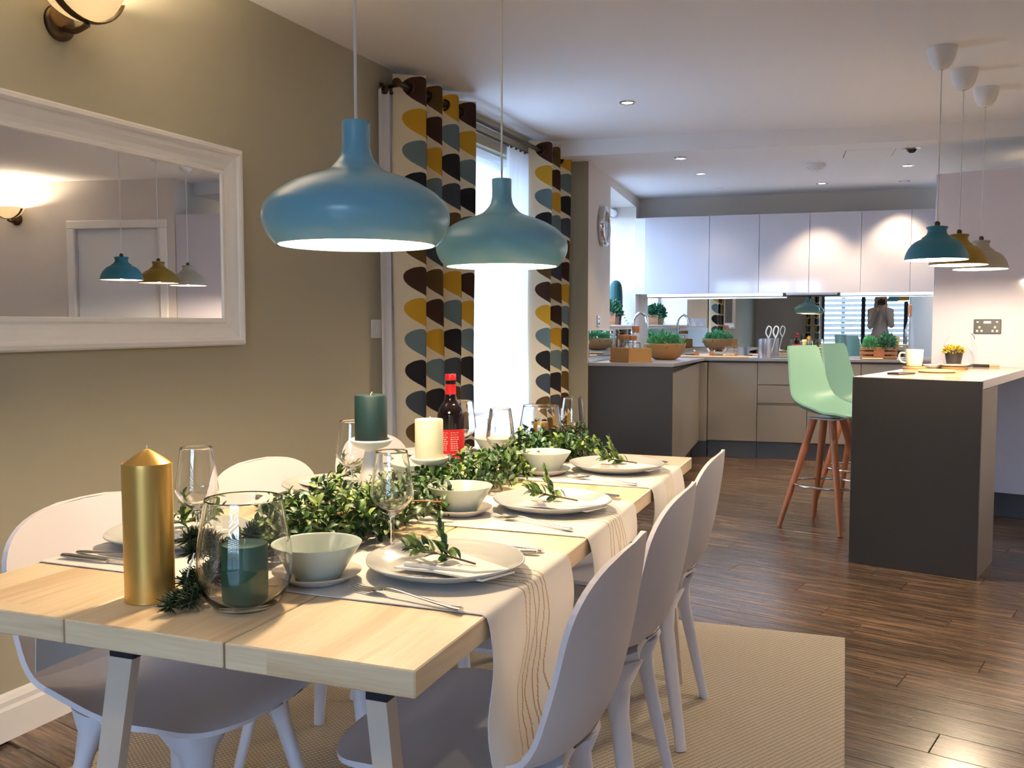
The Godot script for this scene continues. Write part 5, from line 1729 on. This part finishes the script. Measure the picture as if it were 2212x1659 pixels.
func garland() -> void:
	var t := thing("foliage_garland", "leafy green garland running down the middle of the table", "garland", TT)
	var r := RandomNumberGenerator.new()
	r.seed = 99
	# (x, z, spread, height) down the table
	var spine := [[-1.02, -1.33, 0.05, 0.05], [-1.00, -1.46, 0.09, 0.085], [-0.985, -1.58, 0.13, 0.115], [-0.965, -1.70, 0.14, 0.12], [-0.955, -1.82, 0.11, 0.085], [-0.965, -1.97, 0.08, 0.06], [-0.965, -2.12, 0.10, 0.075], [-0.965, -2.26, 0.11, 0.085], [-0.97, -2.42, 0.10, 0.07], [-0.96, -2.58, 0.08, 0.055], [-0.945, -2.72, 0.10, 0.085], [-0.93, -2.83, 0.13, 0.115], [-0.90, -2.92, 0.10, 0.075], [-0.86, -2.985, 0.05, 0.03]]
	var line := []
	for p in spine:
		line.append(Vector3(p[0], TOP + 0.012, p[1]))
	obj("stem", MB.new().tube(smooth(line, 4), 0.004, 6), mats["twig"], t)
	var leaf_mb := [leaf_shape(0.55, 0.12), leaf_shape(0.46, 0.08)]
	var leaf_me := [leaf_mb[0].mesh(), leaf_mb[1].mesh()]
	var names := ["leaf deep", "leaf mid", "leaf light", "leaf deep", "leaf teal", "leaf mid", "leaf deep"]
	var all := []
	var twigs := MB.new()
	for s in 760:
		var u := r.randf()
		var f := u * (spine.size() - 1)
		var i := mini(int(f), spine.size() - 2)
		var w := f - i
		var x := lerpf(spine[i][0], spine[i + 1][0], w)
		var z := lerpf(spine[i][1], spine[i + 1][1], w)
		var spread := lerpf(spine[i][2], spine[i + 1][2], w)
		var high := lerpf(spine[i][3], spine[i + 1][3], w)
		if r.randf() > 0.22 + high * 7.0:
			continue
		var a := r.randf() * TAU
		var up := pow(r.randf(), 1.25)
		var rad := spread * sqrt(r.randf()) * 0.45
		var root := Vector3(x + cos(a) * rad, TOP + 0.008 + high * 0.22 * r.randf(), z + sin(a) * rad)
		var tip := root + Vector3(cos(a) * spread * (0.75 - 0.45 * up), high * (0.06 + 0.80 * up), sin(a) * spread * (0.75 - 0.45 * up))
		tip.y = maxf(tip.y, TOP + 0.010)
		var mid := root.lerp(tip, 0.55) + Vector3(0, 0.012, 0)
		var ps := smooth([root, mid, tip], 5)
		twigs.tube(ps, 0.0011, 4, 1.0, Vector3.ZERO, false)
		var along := (tip - root).normalized()
		var count := 11 + int(high * 30.0)
		var tone := r.randi() % 7
		for k in count:
			var q := 0.18 + 0.82 * k / (count - 1.0)
			var p: Vector3 = ps[int(q * (ps.size() - 1))]
			var side := along.cross(Vector3.UP if absf(along.y) < 0.9 else Vector3.RIGHT).normalized().rotated(along, k * 2.4 + r.randf() * 0.6)
			var d: Vector3 = (along * r.randf_range(0.25, 0.9) + side).normalized()
			if p.y + d.y * 0.02 < TOP + 0.004:
				d.y = absf(d.y)
			var sc := r.randf_range(0.015, 0.026)
			var b := Basis.looking_at(-d, Vector3(0.03, 1, 0.05) if absf(d.y) < 0.95 else Vector3.RIGHT).rotated(d, r.randf_range(-0.8, 0.8))
			all.append([Transform3D(b.scaled(Vector3.ONE * sc), p), (tone + (1 if r.randf() < 0.3 else 0)) % 7, k % 2, sc])
	stuff(obj("twigs", twigs, mats["twig"], t))
	# the leaves that show largest are leaves of their own, the rest one part a colour
	var eye: Vector3 = TT.affine_inverse() * Vector3(0, 1.17, 0)
	all.sort_custom(func(a, b): return a[0].origin.distance_to(eye) / a[3] - a[0].origin.y * 30.0 < b[0].origin.distance_to(eye) / b[3] - b[0].origin.y * 30.0)
	var rest := {}
	for k in all.size():
		var e: Array = all[k]
		var nm: String = names[e[1]]
		if k < 290:
			var o := obj_mesh("leaf", leaf_me[e[2]], mats[nm], t)
			o.transform = e[0]
		else:
			if not rest.has(nm):
				rest[nm] = MB.new()
			rest[nm].add(leaf_mb[e[2]], e[0])
	for nm in rest:
		stuff(obj("leaves", rest[nm], mats[nm], t))
	# a bare reddish twig lying over the leaves
	obj("bare_twig", MB.new().tube(smooth([Vector3(-1.0, TOP + 0.055, -1.50), Vector3(-0.93, TOP + 0.07, -1.58), Vector3(-0.88, TOP + 0.075, -1.66), Vector3(-0.83, TOP + 0.06, -1.76)], 6), 0.0016, 6), mats["stool wood"], t)
	# dry yellow-green tips at the side
	# fine-needled conifer tips by the battery box
	var cf := thing("conifer_sprig", "dark needled conifer sprig between the gold candle and the vase", "sprig", TT)
	var nd := MB.new()
	var br := MB.new()
	var starts := [[Vector3(-1.02, TOP + 0.03, -1.31), Vector3(-0.975, TOP + 0.055, -1.215)], [Vector3(-1.0, TOP + 0.03, -1.30), Vector3(-0.965, TOP + 0.008, -1.085)], [Vector3(-1.03, TOP + 0.04, -1.30), Vector3(-1.02, TOP + 0.085, -1.20)], [Vector3(-0.98, TOP + 0.02, -1.30), Vector3(-0.93, TOP + 0.035, -1.215)], [Vector3(-1.0, TOP + 0.02, -1.28), Vector3(-0.985, TOP + 0.03, -1.15)], [Vector3(-0.98, TOP + 0.03, -1.32), Vector3(-0.95, TOP + 0.085, -1.27)], [Vector3(-1.0, TOP + 0.02, -1.3), Vector3(-0.945, TOP + 0.012, -1.11)], [Vector3(-1.03, TOP + 0.03, -1.3), Vector3(-1.0, TOP + 0.07, -1.18)]]
	for s in starts:
		var ps := smooth([s[0], (s[0] + s[1]) / 2.0 + Vector3(0.005, 0.012, 0), s[1]], 6)
		br.tube(ps, 0.0016, 5)
		for k in 520:
			var q := r.randf()
			var p: Vector3 = ps[int(q * (ps.size() - 1))]
			var d: Vector3 = Vector3(r.randf_range(-1, 1), r.randf_range(-0.6, 1), r.randf_range(-1, 1)).normalized() + (s[1] - s[0]).normalized() * 0.8
			d = d.normalized() * r.randf_range(0.014, 0.026)
			if p.y + d.y < TOP + 0.002:
				d.y = absf(d.y) * 0.3
			nd.tube([p, p + d * 0.6, p + d], [0.0013, 0.0012, 0.0005], 3, 1.0, Vector3.ZERO, false)
	obj("branch", br, mats["twig"], cf)
	stuff(obj("needles", nd, mats["needle"], cf))

# ---------------------------------------------------------------- the photographer, seen in the splashback mirror
func photographer() -> void:
	var at := Vector3(0.06, 0.0, 0.50)
	var t := thing("person", "person in a grey jacket holding up a camera, reflected in the splashback", "person", Transform3D(Basis.IDENTITY, at))
	# facing -z. joints with radii: (a, b, ra, rb)
	var body := [
		[Vector3(0, 0.98, 0.0), Vector3(0, 1.18, 0.0), 0.135, 0.125], [Vector3(0, 1.18, 0), Vector3(0, 1.36, 0.01), 0.125, 0.12],
		[Vector3(-0.11, 1.40, 0.01), Vector3(0.11, 1.40, 0.01), 0.075, 0.075], [Vector3(0, 1.40, 0.0), Vector3(0, 1.50, -0.02), 0.055, 0.052],
		[Vector3(-0.17, 1.40, 0.0), Vector3(-0.17, 1.13, -0.10), 0.052, 0.045], [Vector3(-0.17, 1.13, -0.10), Vector3(-0.08, 1.40, -0.21), 0.043, 0.030],
		[Vector3(0.17, 1.40, 0.0), Vector3(0.18, 1.15, -0.10), 0.052, 0.045], [Vector3(0.18, 1.15, -0.10), Vector3(0.085, 1.45, -0.20), 0.043, 0.030],
		[Vector3(-0.08, 0.95, 0), Vector3(-0.09, 0.52, -0.01), 0.09, 0.06], [Vector3(-0.09, 0.52, -0.01), Vector3(-0.10, 0.09, 0.03), 0.058, 0.04],
		[Vector3(0.08, 0.95, 0), Vector3(0.09, 0.52, -0.01), 0.09, 0.06], [Vector3(0.09, 0.52, -0.01), Vector3(0.10, 0.09, 0.03), 0.058, 0.04],
		[Vector3(-0.10, 0.04, 0.02), Vector3(-0.12, 0.035, -0.14), 0.04, 0.035], [Vector3(0.10, 0.04, 0.02), Vector3(0.12, 0.035, -0.14), 0.04, 0.035],
	]
	obj("body", nets(body, 0.022, 0.03), mats["jacket grey"], t)
	var head := [[Vector3(0, 1.56, -0.035), Vector3(0, 1.64, -0.02), 0.072, 0.088], [Vector3(0, 1.535, -0.075), Vector3(0, 1.56, -0.06), 0.038, 0.05], [Vector3(0, 1.59, -0.108), Vector3(0, 1.57, -0.122), 0.012, 0.014]]
	obj("head", nets(head, 0.009, 0.02), mats["skin"], t)
	var hair := [[Vector3(0, 1.66, 0.0), Vector3(0, 1.60, 0.045), 0.088, 0.075], [Vector3(-0.075, 1.63, 0.0), Vector3(-0.085, 1.47, 0.0), 0.03, 0.028], [Vector3(0.075, 1.63, 0.0), Vector3(0.085, 1.47, 0.0), 0.03, 0.028], [Vector3(0, 1.6, 0.06), Vector3(0, 1.45, 0.05), 0.06, 0.05]]
	obj("hair", nets(hair, 0.011, 0.03), mats["hair blond"], t)
	for s in [-1.0, 1.0]:
		var hnd := []
		var palm := Vector3(s * 0.078, 1.42 if s < 0 else 1.47, -0.235)
		hnd.append([palm + Vector3(0, 0, 0.03), palm + Vector3(-s * 0.005, 0.01, -0.02), 0.026, 0.022])
		for k in 4:
			var fy := palm.y + 0.030 - k * 0.018
			hnd.append([Vector3(palm.x, fy, palm.z - 0.02), Vector3(palm.x - s * 0.012, fy, palm.z - 0.052), 0.0095, 0.009])
			hnd.append([Vector3(palm.x - s * 0.012, fy, palm.z - 0.052), Vector3(palm.x - s * (0.034 - 0.003 * k), fy, palm.z - 0.056), 0.009, 0.008])
		hnd.append([palm + Vector3(0, 0.01, 0.02), palm + Vector3(-s * 0.028, 0.02, 0.034), 0.011, 0.009])
		obj("hand", nets(hnd, 0.0055, 0.008), mats["skin"], t)
	var c := thing("camera", "black camera held to the face of the person in the mirror", "camera", Transform3D(Basis.IDENTITY, at))
	obj("body", MB.new().box(Vector3(0, 1.555, -0.215), Vector3(0.125, 0.09, 0.055), 0.008).box(Vector3(0, 1.605, -0.215), Vector3(0.05, 0.025, 0.05), 0.006), mats["camera black"], c)
	obj("lens", MB.new().use(Transform3D(Basis(Vector3.RIGHT, -PI / 2), Vector3(0, 1.55, -0.24))).lathe(P2([0, 0, 0.036, 0, 0.038, 0.05, 0.034, 0.085, 0.03, 0.085, 0.028, 0.07, 0, 0.068]), 28), mats["camera black"], c)

# the skin round tapered bones, blended: surface nets on a grid
func nets(bones: Array, cell: float, blend: float) -> MB:
	var lo := Vector3.ONE * 99.0
	var hi := -Vector3.ONE * 99.0
	for b in bones:
		var rr := maxf(b[2], b[3]) + cell * 2.5
		for q in 2:
			lo = lo.min(b[q] - Vector3.ONE * rr)
			hi = hi.max(b[q] + Vector3.ONE * rr)
	var n := Vector3i(((hi - lo) / cell).ceil()) + Vector3i.ONE
	var f := PackedFloat32Array()
	f.resize(n.x * n.y * n.z)
	f.fill(cell * 3.0)
	var first := true
	for b in bones:
		var rr := maxf(b[2], b[3]) + blend + cell * 3.0
		var a0 := Vector3i(((b[0].min(b[1]) - Vector3.ONE * rr - lo) / cell).floor()).clamp(Vector3i.ZERO, n - Vector3i.ONE)
		var a1 := Vector3i(((b[0].max(b[1]) + Vector3.ONE * rr - lo) / cell).ceil()).clamp(Vector3i.ZERO, n - Vector3i.ONE)
		var ab: Vector3 = b[1] - b[0]
		var ll := maxf(ab.length_squared(), 1e-9)
		for z in range(a0.z, a1.z + 1):
			for y in range(a0.y, a1.y + 1):
				for x in range(a0.x, a1.x + 1):
					var p := lo + Vector3(x, y, z) * cell
					var u := clampf((p - b[0]).dot(ab) / ll, 0.0, 1.0)
					var d: float = p.distance_to(b[0] + ab * u) - lerpf(b[2], b[3], u)
					var i := (z * n.y + y) * n.x + x
					var e := f[i]
					var h := clampf(0.5 + 0.5 * (e - d) / blend, 0.0, 1.0)
					f[i] = lerpf(e, d, h) - blend * h * (1.0 - h) if e < cell * 2.99 else minf(e, d)
	var out := MB.new()
	var idx := {}
	var st := [1, n.x, n.x * n.y]
	for z in n.z - 1:
		for y in n.y - 1:
			for x in n.x - 1:
				var i := (z * n.y + y) * n.x + x
				var sum := Vector3.ZERO
				var cnt := 0
				var mask := 0
				for c in 8:
					if f[i + (c & 1) + ((c >> 1) & 1) * st[1] + ((c >> 2) & 1) * st[2]] < 0.0:
						mask |= 1 << c
				if mask == 0 or mask == 255:
					continue
				for c in 8:
					for ax in 3:
						if (c >> ax) & 1:
							continue
						var c2 := c | (1 << ax)
						if ((mask >> c) & 1) == ((mask >> c2) & 1):
							continue
						var va := f[i + (c & 1) + ((c >> 1) & 1) * st[1] + ((c >> 2) & 1) * st[2]]
						var vb := f[i + (c2 & 1) + ((c2 >> 1) & 1) * st[1] + ((c2 >> 2) & 1) * st[2]]
						var pa := Vector3(c & 1, (c >> 1) & 1, (c >> 2) & 1)
						var pb := Vector3(c2 & 1, (c2 >> 1) & 1, (c2 >> 2) & 1)
						sum += pa.lerp(pb, va / (va - vb))
						cnt += 1
				var g := Vector3(f[i + 1] - f[i], f[i + st[1]] - f[i], f[i + st[2]] - f[i])
				g += Vector3(f[i + 1 + st[1] + st[2]] - f[i + st[1] + st[2]], f[i + 1 + st[1] + st[2]] - f[i + 1 + st[2]], f[i + 1 + st[1] + st[2]] - f[i + 1 + st[1]])
				idx[i] = out.vert(lo + (Vector3(x, y, z) + sum / cnt) * cell, g.normalized(), Vector2.ZERO)
	for i in idx:
		var x: int = i % n.x
		var y: int = (i / n.x) % n.y
		var z: int = i / st[2]
		for ax in 3:
			var j: int = i + st[ax]
			if (f[i] < 0.0) == (f[j] < 0.0):
				continue
			var o1: int = st[(ax + 1) % 3]
			var o2: int = st[(ax + 2) % 3]
			if not (idx.has(i - o1) and idx.has(i - o2) and idx.has(i - o1 - o2)):
				continue
			var q := [idx[i], idx[i - o1], idx[i - o1 - o2], idx[i - o2]]
			if f[i] < 0.0:
				out.tri_i(q[0], q[1], q[2])
				out.tri_i(q[0], q[2], q[3])
			else:
				out.tri_i(q[0], q[2], q[1])
				out.tri_i(q[0], q[3], q[2])
	return out
